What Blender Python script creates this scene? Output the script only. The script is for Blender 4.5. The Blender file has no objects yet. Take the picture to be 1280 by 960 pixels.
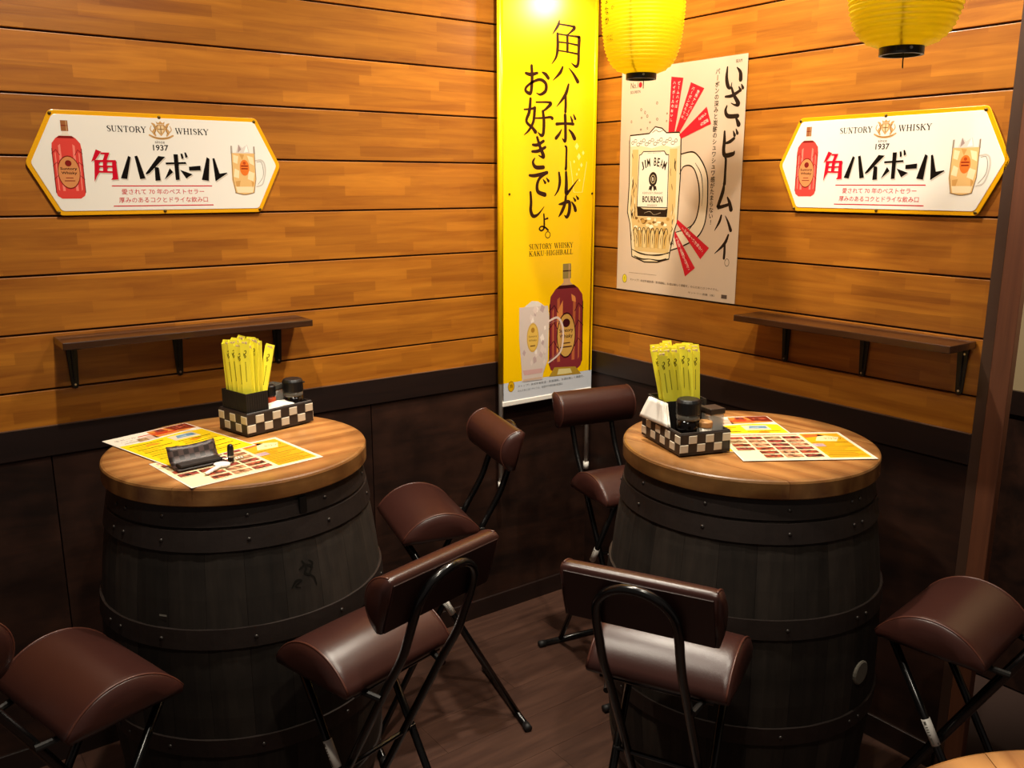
import bpy, bmesh, math, random
from mathutils import Vector, Matrix
random.seed(7)
S = bpy.context.scene
COL = S.collection
PI = math.pi

# ---------------------------------------------------------------- camera
cam = bpy.data.objects.new('camera', bpy.data.cameras.new('camera'))
COL.objects.link(cam)
cam.data.sensor_width = 36.0
cam.data.lens = 36.0 * 1099.18 / 1280.0
cam.location = (-2.125, -2.417, 1.515)
yaw, pitch = math.radians(53.714), math.radians(-12.764)
fwd = Vector((math.cos(pitch) * math.cos(yaw), math.cos(pitch) * math.sin(yaw), math.sin(pitch)))
cam.rotation_euler = fwd.to_track_quat('-Z', 'Y').to_euler()
cam.data.clip_start = 0.05
S.camera = cam

# ---------------------------------------------------------------- world, lamps, exposure
w = bpy.data.worlds.new('world'); S.world = w; w.use_nodes = True
w.node_tree.nodes['Background'].inputs[0].default_value = (1.0, 0.82, 0.72, 1)
w.node_tree.nodes['Background'].inputs[1].default_value = 0.095
S.view_settings.view_transform = 'Standard'
S.view_settings.look = 'None'
S.view_settings.exposure = -0.10
S.view_settings.gamma = 1.0
S.view_settings.use_curve_mapping = False

def spot(name, loc, target, watt, angle=120, blend=0.7, radius=0.03, color=(1.0, 0.90, 0.745)):
    l = bpy.data.lights.new(name, 'SPOT'); l.energy = watt; l.color = color
    l.spot_size = math.radians(angle); l.spot_blend = blend; l.shadow_soft_size = radius
    o = bpy.data.objects.new(name, l); COL.objects.link(o); o.location = loc
    o.rotation_euler = (Vector(target) - Vector(loc)).to_track_quat('-Z', 'Y').to_euler()
    return o
spot('downlight_or_fill', (-1.66, -0.95, 2.76), (-1.50, -0.20, 1.0), 108, 130, 0.8)
spot('downlight_or_fill', (-0.66, -0.66, 2.76), (-0.20, -0.85, 1.0), 150, 130, 0.8)
spot('downlight_or_fill', (-0.80, -1.52, 2.76), (-0.25, -1.30, 0.9), 85, 130, 0.8)  # added fill for the right wall and table, not a fixture of the room
spot('downlight_or_fill', (-1.75, -2.10, 2.76), (-1.50, -1.80, 0.9), 55, 120, 0.8)
spot('downlight_or_fill', (-1.34, -2.42, 2.76), (-1.34, -2.42, 0.9), 130, 34, 0.5)
spot('downlight_or_fill', (-0.10, -2.20, 2.60), (0.57, -1.25, 1.15), 300, 46, 0.8)  # added light, aimed through the opening to brighten the recess wall
spot('corner_spotlight', (-0.055, -0.30, 2.150), (-0.33, -0.05, 1.70), 9, 125, 0.8, 0.05)

# ---------------------------------------------------------------- helpers
def lin(c):
    if isinstance(c, str):
        c = [int(c[i:i + 2], 16) / 255 for i in (0, 2, 4)]
        c = [x / 12.92 if x <= 0.04045 else ((x + 0.055) / 1.055) ** 2.4 for x in c]
    return (c[0], c[1], c[2], 1.0)

def new_mat(name):
    m = bpy.data.materials.new(name); m.use_nodes = True
    nt = m.node_tree; b = nt.nodes['Principled BSDF']
    return m, nt, b

def N(nt, t, **kw):
    n = nt.nodes.new(t)
    for k, v in kw.items(): setattr(n, k, v)
    return n

_mats = {}
def mat(name, color, rough=0.5, metal=0.0, noise=0.0, nscale=30.0, bump=0.0, bscale=200.0, coat=0.0, spec=0.5, trans=0.0, rvar=0.0):
    """plain procedural material: base colour with a little noise mottling and fine bump"""
    if name in _mats: return _mats[name]
    m, nt, b = new_mat(name)
    c = lin(color)
    b.inputs['Base Color'].default_value = c
    b.inputs['Roughness'].default_value = rough
    b.inputs['Metallic'].default_value = metal
    b.inputs['Specular IOR Level'].default_value = spec
    b.inputs['Coat Weight'].default_value = coat
    b.inputs['Transmission Weight'].default_value = trans
    tc = N(nt, 'ShaderNodeTexCoord')
    if noise or rvar:
        t = N(nt, 'ShaderNodeTexNoise'); t.inputs['Scale'].default_value = nscale; t.inputs['Detail'].default_value = 5
        nt.links.new(tc.outputs['Object'], t.inputs['Vector'])
        mx = N(nt, 'ShaderNodeMix', data_type='RGBA')
        mx.inputs[6].default_value = tuple(x * (1 - noise) for x in c[:3]) + (1,)
        mx.inputs[7].default_value = tuple(min(1, x * (1 + noise)) for x in c[:3]) + (1,)
        nt.links.new(t.outputs['Fac'], mx.inputs[0])
        nt.links.new(mx.outputs[2], b.inputs['Base Color'])
        if rvar:
            mr = N(nt, 'ShaderNodeMapRange'); mr.inputs[1].default_value = 0.3; mr.inputs[2].default_value = 0.7
            mr.inputs[3].default_value = rough - rvar; mr.inputs[4].default_value = rough + rvar
            nt.links.new(t.outputs['Fac'], mr.inputs[0]); nt.links.new(mr.outputs[0], b.inputs['Roughness'])
    if bump:
        t2 = N(nt, 'ShaderNodeTexNoise'); t2.inputs['Scale'].default_value = bscale; t2.inputs['Detail'].default_value = 3
        nt.links.new(tc.outputs['Object'], t2.inputs['Vector'])
        bp = N(nt, 'ShaderNodeBump'); bp.inputs['Strength'].default_value = bump; bp.inputs['Distance'].default_value = 0.002
        nt.links.new(t2.outputs['Fac'], bp.inputs['Height']); nt.links.new(bp.outputs['Normal'], b.inputs['Normal'])
    _mats[name] = m
    return m

def wood(name, dark, light, rough=0.45, grain=(2.0, 40.0, 40.0), axis_scale=1.0, lamella=None, contrast=1.0, coat=0.0, rings=False, rnd=True, spec=0.5, vary=(0.86, 1.12), blotch=0.0, scorch=None):
    """wood running along local X; lamella=(length, height) lays finger-jointed strips of differing tone"""
    m, nt, b = new_mat(name)
    L = nt.links.new
    tc = N(nt, 'ShaderNodeTexCoord'); oi = N(nt, 'ShaderNodeObjectInfo')
    add = N(nt, 'ShaderNodeVectorMath', operation='ADD')
    sc = N(nt, 'ShaderNodeVectorMath', operation='SCALE'); 
    comb = N(nt, 'ShaderNodeCombineXYZ')
    if rnd:
        L(oi.outputs['Random'], comb.inputs[0]); L(oi.outputs['Random'], comb.inputs[1])
    L(comb.outputs[0], sc.inputs[0]); sc.inputs['Scale'].default_value = 17.0
    L(tc.outputs['Object'], add.inputs[0]); L(sc.outputs[0], add.inputs[1])
    mp = N(nt, 'ShaderNodeMapping'); mp.inputs['Scale'].default_value = grain
    L(add.outputs[0], mp.inputs[0])
    nz = N(nt, 'ShaderNodeTexNoise'); nz.inputs['Scale'].default_value = 1.0; nz.inputs['Detail'].default_value = 6; nz.inputs['Roughness'].default_value = 0.62
    nz.inputs['Distortion'].default_value = 0.6
    L(mp.outputs[0], nz.inputs['Vector'])
    fac = nz.outputs['Fac']
    if rings:
        wv = N(nt, 'ShaderNodeTexWave', wave_type='RINGS', rings_direction='X')
        mp2 = N(nt, 'ShaderNodeMapping'); mp2.inputs['Scale'].default_value = (0.6, 5.0, 5.0)
        L(add.outputs[0], mp2.inputs[0]); L(mp2.outputs[0], wv.inputs['Vector'])
        wv.inputs['Scale'].default_value = 1.1; wv.inputs['Distortion'].default_value = 5.0; wv.inputs['Detail'].default_value = 3; wv.inputs['Detail Scale'].default_value = 0.9
        mm = N(nt, 'ShaderNodeMix'); mm.inputs[0].default_value = 0.22
        L(fac, mm.inputs[2]); L(wv.outputs['Fac'], mm.inputs[3]); fac = mm.outputs[0]
    cr = N(nt, 'ShaderNodeValToRGB')
    cr.color_ramp.elements[0].position = 0.5 - 0.28 / contrast; cr.color_ramp.elements[0].color = lin(dark)
    cr.color_ramp.elements[1].position = 0.5 + 0.28 / contrast; cr.color_ramp.elements[1].color = lin(light)
    L(fac, cr.inputs[0]); out = cr.outputs[0]
    if lamella:
        sp = N(nt, 'ShaderNodeSeparateXYZ'); L(add.outputs[0], sp.inputs[0])
        cb = N(nt, 'ShaderNodeCombineXYZ'); L(sp.outputs[0], cb.inputs[0]); L(sp.outputs[2], cb.inputs[1])
        br = N(nt, 'ShaderNodeTexBrick'); br.offset = 0.37; br.offset_frequency = 2; br.squash = 1.35; br.squash_frequency = 3
        br.inputs['Scale'].default_value = 1.0; br.inputs['Mortar Size'].default_value = 0.0
        br.inputs['Brick Width'].default_value = lamella[0]; br.inputs['Row Height'].default_value = lamella[1]
        br.inputs['Color1'].default_value = (0.80, 0.75, 0.70, 1); br.inputs['Color2'].default_value = (1.09, 1.09, 1.07, 1)
        L(cb.outputs[0], br.inputs['Vector'])
        mx = N(nt, 'ShaderNodeMix', data_type='RGBA', blend_type='MULTIPLY'); mx.inputs[0].default_value = 1.0
        L(out, mx.inputs[6]); L(br.outputs['Color'], mx.inputs[7]); out = mx.outputs[2]
    if rnd:
        hv = N(nt, 'ShaderNodeHueSaturation'); mr = N(nt, 'ShaderNodeMapRange')
        mr.inputs[3].default_value = vary[0]; mr.inputs[4].default_value = vary[1]
        L(oi.outputs['Random'], mr.inputs[0]); L(mr.outputs[0], hv.inputs['Value']); L(out, hv.inputs['Color']); out = hv.outputs[0]
    if blotch:
        bn_ = N(nt, 'ShaderNodeTexNoise'); bn_.inputs['Scale'].default_value = 9.0; bn_.inputs['Detail'].default_value = 4
        L(tc.outputs['Object'], bn_.inputs['Vector'])
        br_ = N(nt, 'ShaderNodeMapRange'); br_.inputs[1].default_value = 0.35; br_.inputs[2].default_value = 0.62; br_.inputs[3].default_value = 1 - blotch; br_.inputs[4].default_value = 1.0
        L(bn_.outputs['Fac'], br_.inputs[0])
        mb = N(nt, 'ShaderNodeVectorMath', operation='SCALE'); L(out, mb.inputs[0]); L(br_.outputs[0], mb.inputs['Scale']); out = mb.outputs[0]
    if scorch:
        s2 = N(nt, 'ShaderNodeSeparateXYZ'); L(tc.outputs['Object'], s2.inputs[0]); c2 = N(nt, 'ShaderNodeCombineXYZ'); L(s2.outputs[0], c2.inputs[0]); L(s2.outputs[1], c2.inputs[1])
        ln2 = N(nt, 'ShaderNodeVectorMath', operation='LENGTH'); L(c2.outputs[0], ln2.inputs[0])
        n2 = N(nt, 'ShaderNodeTexNoise'); n2.inputs['Scale'].default_value = 14.0; L(tc.outputs['Object'], n2.inputs['Vector'])
        ma = N(nt, 'ShaderNodeMath', operation='MULTIPLY_ADD'); ma.inputs[1].default_value = 0.07; L(n2.outputs['Fac'], ma.inputs[0]); L(ln2.outputs['Value'], ma.inputs[2])
        m3 = N(nt, 'ShaderNodeMapRange'); m3.inputs[1].default_value = scorch[0]; m3.inputs[2].default_value = scorch[1]; m3.inputs[3].default_value = 1.0; m3.inputs[4].default_value = scorch[2]
        L(ma.outputs[0], m3.inputs[0]); sv = N(nt, 'ShaderNodeVectorMath', operation='SCALE'); L(out, sv.inputs[0]); L(m3.outputs[0], sv.inputs['Scale']); out = sv.outputs[0]
    L(out, b.inputs['Base Color'])
    b.inputs['Roughness'].default_value = rough; b.inputs['Coat Weight'].default_value = coat; b.inputs['Specular IOR Level'].default_value = spec
    bp = N(nt, 'ShaderNodeBump'); bp.inputs['Strength'].default_value = 0.15; bp.inputs['Distance'].default_value = 0.002
    L(fac, bp.inputs['Height']); L(bp.outputs[0], b.inputs['Normal'])
    return m

def link(name, bm, m, parent=None, smooth=False, bevel=0.0, loc=None, rot=None):
    """turn a bmesh into ONE linked mesh object"""
    me = bpy.data.meshes.new(name); bm.normal_update(); bm.to_mesh(me); bm.free()
    for mm in (m if isinstance(m, (list, tuple)) else [m]): me.materials.append(mm)
    if smooth:
        for p in me.polygons: p.use_smooth = True
    return linkme(name, me, parent, bevel, loc, rot)

def linkme(name, me, parent=None, bevel=0.0, loc=None, rot=None):
    o = bpy.data.objects.new(name, me); COL.objects.link(o)
    if parent: o.parent = parent
    if loc is not None: o.location = loc
    if rot is not None: o.rotation_euler = rot
    if bevel:
        md = o.modifiers.new('bevel', 'BEVEL'); md.width = bevel; md.segments = 2; md.limit_method = 'ANGLE'
    return o

def tag(o, label=None, cat=None, group=None, kind=None):
    if label: o['label'] = label
    if cat: o['category'] = cat
    if group: o['group'] = group
    if kind: o['kind'] = kind
    return o

def empty(name, loc=(0, 0, 0), rz=0.0):
    o = bpy.data.objects.new(name, None); COL.objects.link(o)
    o.location = loc; o.rotation_euler = (0, 0, rz); o.empty_display_size = 0.05
    return o

def dup(o, parent=None):
    """copy a thing with its parts and sub-parts (mesh data shared)"""
    c = o.copy(); COL.objects.link(c)
    if parent: c.parent = parent
    for ch in list(o.children): dup(ch, c)
    return c

def box(bm, a, b, M=None):
    x0, y0, z0 = a; x1, y1, z1 = b
    vs = [bm.verts.new(p) for p in ((x0, y0, z0), (x1, y0, z0), (x1, y1, z0), (x0, y1, z0), (x0, y0, z1), (x1, y0, z1), (x1, y1, z1), (x0, y1, z1))]
    for f in ((0, 3, 2, 1), (4, 5, 6, 7), (0, 1, 5, 4), (1, 2, 6, 5), (2, 3, 7, 6), (3, 0, 4, 7)): bm.faces.new([vs[i] for i in f])
    if M is not None: bmesh.ops.transform(bm, matrix=M, verts=vs)
    return vs

def boxbm(a, b, M=None):
    bm = bmesh.new(); box(bm, a, b, M); return bm

def prism(bm, poly, z0, z1, M=None):
    """extrude an outline (x,y) from z0 to z1"""
    lo = [bm.verts.new((x, y, z0)) for x, y in poly]; hi = [bm.verts.new((x, y, z1)) for x, y in poly]
    n = len(poly); bm.faces.new(hi); bm.faces.new(lo[::-1])
    for i in range(n): bm.faces.new((lo[i], lo[(i + 1) % n], hi[(i + 1) % n], hi[i]))
    if M is not None: bmesh.ops.transform(bm, matrix=M, verts=lo + hi)

def lathe(bm, prof, seg=32, cap0=True, cap1=True, M=None, a0=0.0, a1=2 * PI):
    """revolve (r,z) about Z"""
    full = abs(a1 - a0 - 2 * PI) < 1e-6
    n = seg if full else seg + 1
    rings = []
    for r, z in prof:
        rings.append([bm.verts.new((r * math.cos(a0 + (a1 - a0) * i / seg), r * math.sin(a0 + (a1 - a0) * i / seg), z)) for i in range(n)])
    for k in range(len(prof) - 1):
        for i in range(seg):
            j = (i + 1) % n
            bm.faces.new((rings[k][i], rings[k][j], rings[k + 1][j], rings[k + 1][i]))
    if full and cap0: bm.faces.new(rings[0][::-1])
    if full and cap1: bm.faces.new(rings[-1])
    if M is not None: bmesh.ops.transform(bm, matrix=M, verts=[v for r in rings for v in r])

def catmull(P, sub=6):
    if len(P) < 3: return list(P)
    out = []
    n = len(P)
    for i in range(n - 1):
        p0 = P[max(i - 1, 0)]; p1 = P[i]; p2 = P[i + 1]; p3 = P[min(i + 2, n - 1)]
        for s in range(sub):
            t = s / sub
            out.append(tuple(0.5 * ((2 * b) + (-a + c) * t + (2 * a - 5 * b + 4 * c - d) * t * t + (-a + 3 * b - 3 * c + d) * t ** 3) for a, b, c, d in zip(p0, p1, p2, p3)))
    out.append(tuple(P[-1]))
    return out

def tube(bm, pts, r, seg=8, closed=False, r1=None):
    pts = [Vector(p) for p in pts]; n = len(pts); rings = []
    up = None
    for i, p in enumerate(pts):
        a = pts[(i - 1) % n] if (closed or i) else pts[i]; b = pts[(i + 1) % n] if (closed or i < n - 1) else pts[i]
        t = (b - a).normalized()
        if up is None:
            up = Vector((0, 0, 1)) if abs(t.z) < 0.9 else Vector((1, 0, 0))
        u = (up - t * up.dot(t)).normalized(); v = t.cross(u); up = u
        rr = r if r1 is None else r + (r1 - r) * i / (n - 1)
        rings.append([bm.verts.new(p + (u * math.cos(2 * PI * k / seg) + v * math.sin(2 * PI * k / seg)) * rr) for k in range(seg)])
    for i in range(n if closed else n - 1):
        A, B = rings[i], rings[(i + 1) % n]
        for k in range(seg): bm.faces.new((A[k], A[(k + 1) % seg], B[(k + 1) % seg], B[k]))
    if not closed:
        bm.faces.new(rings[0][::-1]); bm.faces.new(rings[-1])

def tubebm(pts, r, seg=8, **k):
    bm = bmesh.new(); tube(bm, pts, r, seg, **k); return bm

# ---------------------------------------------------------------- flat print (lettering and pictures on paper, tin, cloth)
def ink(hexc, rough=0.45, spec=0.15):
    return mat('ink_' + hexc + ('' if rough == 0.45 else '_%d' % int(rough * 100)), hexc, rough, spec=spec)

_font_cache = {}
def text_geo(s, bold=0.0):
    """outlines of a string as (verts, faces) at size 1, from Blender's built-in font"""
    key = (s, bold)
    if key in _font_cache: return _font_cache[key]
    cu = bpy.data.curves.new('txt', 'FONT'); cu.body = s; cu.size = 1.0; cu.resolution_u = 2; cu.fill_mode = 'FRONT'; cu.offset = bold
    o = bpy.data.objects.new('txt', cu); COL.objects.link(o)
    bpy.context.view_layer.update()
    dg = bpy.context.evaluated_depsgraph_get()
    me = o.evaluated_get(dg).to_mesh()
    vs = [(v.co.x, v.co.y) for v in me.vertices]; fs = [tuple(p.vertices) for p in me.polygons]
    o.evaluated_get(dg).to_mesh_clear()
    bpy.data.objects.remove(o); bpy.data.curves.remove(cu)
    _font_cache[key] = (vs, fs)
    return vs, fs

class Print:
    """collects flat coloured shapes in millimetres; place(frame) puts them on a surface"""
    def __init__(s): s.f = []; s.cols = []; s.k = 0
    def c(s, col):
        if col not in s.cols: s.cols.append(col)
        return s.cols.index(col)
    def poly(s, pts, col, z=1): s.f.append(([tuple(p) for p in pts], [tuple(range(len(pts)))], s.c(col), z)); return s
    def rect(s, x0, y0, x1, y1, col, z=1): return s.poly([(x0, y0), (x1, y0), (x1, y1), (x0, y1)], col, z)
    def ell(s, cx, cy, rx, ry, col, z=1, n=24): return s.poly([(cx + rx * math.cos(2 * PI * i / n), cy + ry * math.sin(2 * PI * i / n)) for i in range(n)], col, z)
    def ring(s, cx, cy, rx, ry, wd, col, z=1, n=24):
        V = []; F = []
        for i in range(n):
            a = 2 * PI * i / n; V += [(cx + (rx - wd) * math.cos(a), cy + (ry - wd) * math.sin(a)), (cx + rx * math.cos(a), cy + ry * math.sin(a))]
            j = (i + 1) % n; F.append((2 * i, 2 * i + 1, 2 * j + 1, 2 * j))
        s.f.append((V, F, s.c(col), z)); return s
    def stroke(s, pts, col, z=1, smooth=True, sub=6):
        """pts: (x, y, width)"""
        P = catmull(pts, sub) if smooth else list(pts)
        V = []; F = []
        n = len(P)
        for i in range(n):
            a = P[max(i - 1, 0)]; b = P[min(i + 1, n - 1)]
            dx, dy = b[0] - a[0], b[1] - a[1]; l = math.hypot(dx, dy) or 1
            h = max(P[i][2], 0.05) / 2; nx, ny = -dy / l * h, dx / l * h
            V += [(P[i][0] + nx, P[i][1] + ny), (P[i][0] - nx, P[i][1] - ny)]
            if i: F.append((2 * i - 2, 2 * i - 1, 2 * i + 1, 2 * i))
        s.k += 1; zz = z + (s.k % 24) * 0.035
        s.f.append((V, F, s.c(col), zz))
        for k in (0, n - 1):
            r = P[k][2] / 2
            s.f.append(([(P[k][0] + r * math.cos(2 * PI * q / 8), P[k][1] + r * math.sin(2 * PI * q / 8)) for q in range(8)], [tuple(range(8))], s.c(col), zz + 0.018))
        return s
    def text(s, t, x, y, h, col, z=1, w=None, rot=0.0, center=False, slant=0.0, bold=0.0):
        """h = capital height in mm; w = squeeze to this width"""
        vs, fs = text_geo(t, bold)
        if not vs: return s
        x0 = min(v[0] for v in vs); x1 = max(v[0] for v in vs); y0 = min(v[1] for v in vs); y1 = max(v[1] for v in vs)
        k = h / (y1 - y0); kx = (w / (x1 - x0)) if w else k
        ox = -(x1 - x0) * kx / 2 if center else 0
        cr, sr = math.cos(rot), math.sin(rot)
        V = []
        for a, b in vs:
            p = (a - x0) * kx + ox; q = (b - y0) * k
            p += q * slant
            V.append((x + p * cr - q * sr, y + p * sr + q * cr))
        s.f.append((V, fs, s.c(col), z)); return s
    def vtext(s, t, x, y, h, col, z=1, pitch=None, kx=1.0, bold=0.0):
        """vertical Japanese column centred on x, from y downward"""
        pitch = pitch or h * 1.05
        for i, ch in enumerate(t):
            if ch == ' ': continue
            vs, fs = text_geo(ch, bold)
            if not vs: continue
            k = h / 1.0
            x0 = min(v[0] for v in vs); x1 = max(v[0] for v in vs); y0 = min(v[1] for v in vs); y1 = max(v[1] for v in vs)
            V = []
            for a, b in vs:
                p, q = a - (x0 + x1) / 2, b - (y0 + y1) / 2
                if ch in 'ー〜': p, q = -q, p
                V.append((x + p * k * kx, y - i * pitch - h / 2 + q * k))
            s.f.append((V, fs, s.c(col), z))
        return s
    def char(s, ch, x, y, h, col, z=1, rot=0.0):
        """one character centred on x, y, em height h"""
        vs, fs = text_geo(ch)
        if not vs: return s
        mx = (min(v[0] for v in vs) + max(v[0] for v in vs)) / 2; my = (min(v[1] for v in vs) + max(v[1] for v in vs)) / 2
        cr, sr = math.cos(rot), math.sin(rot)
        s.f.append(([(x + ((a - mx) * cr - (b - my) * sr) * h, y + ((a - mx) * sr + (b - my) * cr) * h) for a, b in vs], fs, s.c(col), z)); return s
    def arc_text(s, t, cx, cy, r, h, col, a0, a1, z=1, w=None, bold=0.0):
        n = len(t)
        for i, ch in enumerate(t):
            if ch == ' ': continue
            a = a0 + (a1 - a0) * i / (n - 1)
            s.text(ch, cx + r * math.cos(a), cy + r * math.sin(a), h, col, z, rot=(a - PI / 2) * 0.6, center=True, bold=bold, w=(w * (0.45 if ch == 'I' else 1.25 if ch == 'M' else 1.0)) if w else None)
        return s
    def glyph(s, strokes, cx, cy, wd, ht, col, ws, z=1):
        for st in strokes:
            s.stroke([(cx + (p[0] / 100 - 0.5) * wd, cy + (0.5 - p[1] / 100) * ht, p[2] * ws) for p in st], col, z)
        return s
    def bm(s, fn, rough=0.45):
        b = bmesh.new()
        for V, F, ci, z in s.f:
            vs = [b.verts.new(fn(x / 1000, y / 1000, z * 0.00007)) for x, y in V]
            for f in F:
                try:
                    fc = b.faces.new([vs[i] for i in f]); fc.material_index = ci
                except ValueError: pass
        return b
    def place(s, name, parent, fn, rough=0.45):
        o = link(name, s.bm(fn), [ink(c, rough) for c in s.cols], parent)
        if name in ('small_print', 'fine_print'): o['kind'] = 'stuff'     # lines of type a few pixels tall
        return o

# large brush-written characters: strokes of (x, y, width) in a 100 x 100 box, y down
G = {
'角': [[(25,0,3),(20,12,6),(2,32,1.5)],[(24,8,3),(68,9,4),(78,12,7),(64,23,4),(50,32,2.5)],[(19,30,6),(20,60,7),(15,82,5),(0,99,1.5)],[(19,30,3),(60,31,3),(92,31,5),(95,34,8),(94,62,7),(93,90,7),(85,99,6),(68,92,1.5)],[(53,31,6),(54,50,6),(54,67,6)],[(22,48,3),(55,48,3),(89,50,4)],[(22,67,3),(55,68,3),(89,70,4)]],
'ハ': [[(38,6,5),(28,45,7),(2,98,1.5)],[(62,8,2),(80,45,6),(97,92,9)]],
'イ': [[(92,3,5),(68,40,8),(5,82,1.5)],[(70,36,6),(72,70,7),(70,98,7)]],
'ボ': [[(4,37,6),(45,34,5),(90,34,6)],[(47,6,7),(50,50,7),(49,92,7),(34,84,2)],[(30,54,2),(18,70,6),(2,84,7)],[(68,54,3),(84,66,7),(97,82,9)],[(75,9,2),(84,24,6)],[(90,2,2),(99,16,6)]],
'ー': [[(20,0,5),(60,8,6),(58,50,6),(55,90,7),(45,100,8)]],
'ル': [[(18,4,5),(22,40,7),(15,75,5),(0,100,1.5)],[(48,2,6),(50,50,8),(50,88,9),(62,80,6),(100,30,1.5)]],
'が': [[(4,38,3),(25,34,7),(50,26,7),(58,38,8),(55,75,8),(44,96,7),(32,88,2)],[(38,2,6),(34,35,7),(18,72,7),(3,94,2)],[(68,28,3),(82,48,7),(88,66,8)],[(76,8,2),(86,21,6)],[(90,0,2),(100,13,6)]],
'お': [[(4,28,5),(25,31,7),(52,24,5)],[(28,1,6),(30,40,7),(28,78,7),(22,96,7),(4,88,6),(8,74,5),(35,55,5),(65,46,6),(87,58,7),(87,82,7),(66,97,5),(48,93,1.5)],[(72,20,3),(86,26,7),(98,38,7)]],
'好': [[(22,0,6),(18,35,7),(8,62,6),(28,78,6),(40,90,8)],[(37,24,7),(33,60,6),(18,85,5),(0,100,1.5)],[(0,30,3),(20,28,4),(39,24,5)],[(42,8,3),(84,6,4),(94,10,7),(78,24,5),(66,32,3)],[(66,32,6),(70,60,7),(68,93,7),(60,99,6),(48,90,1.5)],[(40,52,3),(70,50,4),(92,47,5),(100,50,7)]],
'き': [[(8,24,5),(40,24,7),(82,11,6)],[(4,46,5),(45,44,7),(94,31,6)],[(38,0,6),(58,30,7),(82,60,9),(70,63,5),(48,58,2)],[(22,68,3),(10,82,6),(30,97,8),(82,97,8)]],
'で': [[(1,15,5),(30,16,7),(90,3,7)],[(88,4,6),(55,25,6),(40,55,7),(45,85,8),(80,98,9)],[(70,32,2),(81,46,6)],[(87,26,2),(98,39,6)]],
'し': [[(12,1,6),(16,40,7),(14,75,8),(30,97,8),(62,90,5),(100,60,1.5)]],
'ょ': [[(50,0,6),(55,40,7),(52,82,7),(25,96,6),(2,86,6),(20,72,5),(60,76,6),(98,94,7)],[(56,32,4),(92,25,7)]],
'い': [[(12,3,4),(10,50,9),(20,86,10),(36,97,5),(42,74,2)],[(68,10,3),(88,33,9),(92,64,11)]],
'ざ': [[(2,30,5),(40,29,8),(82,16,7)],[(36,3,6),(52,28,8),(80,57,11),(60,60,5),(38,53,2)],[(14,61,4),(7,78,8),(24,95,10),(80,97,10)],[(78,2,3),(88,14,8)],[(92,-5,3),(101,7,8)]],
'、': [[(0,0,3),(50,45,8),(95,100,12)]],
'ビ': [[(12,3,5),(14,40,9),(12,78,10),(26,96,11),(76,91,10),(86,82,4)],[(14,50,4),(50,44,8),(80,32,7)],[(72,4,3),(82,20,8)],[(90,-3,3),(100,13,8)]],
'ム': [[(42,0,6),(35,30,10),(8,86,9),(6,92,9),(50,85,8),(86,77,7)],[(70,50,4),(85,70,9),(98,99,11)]],
}

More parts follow.
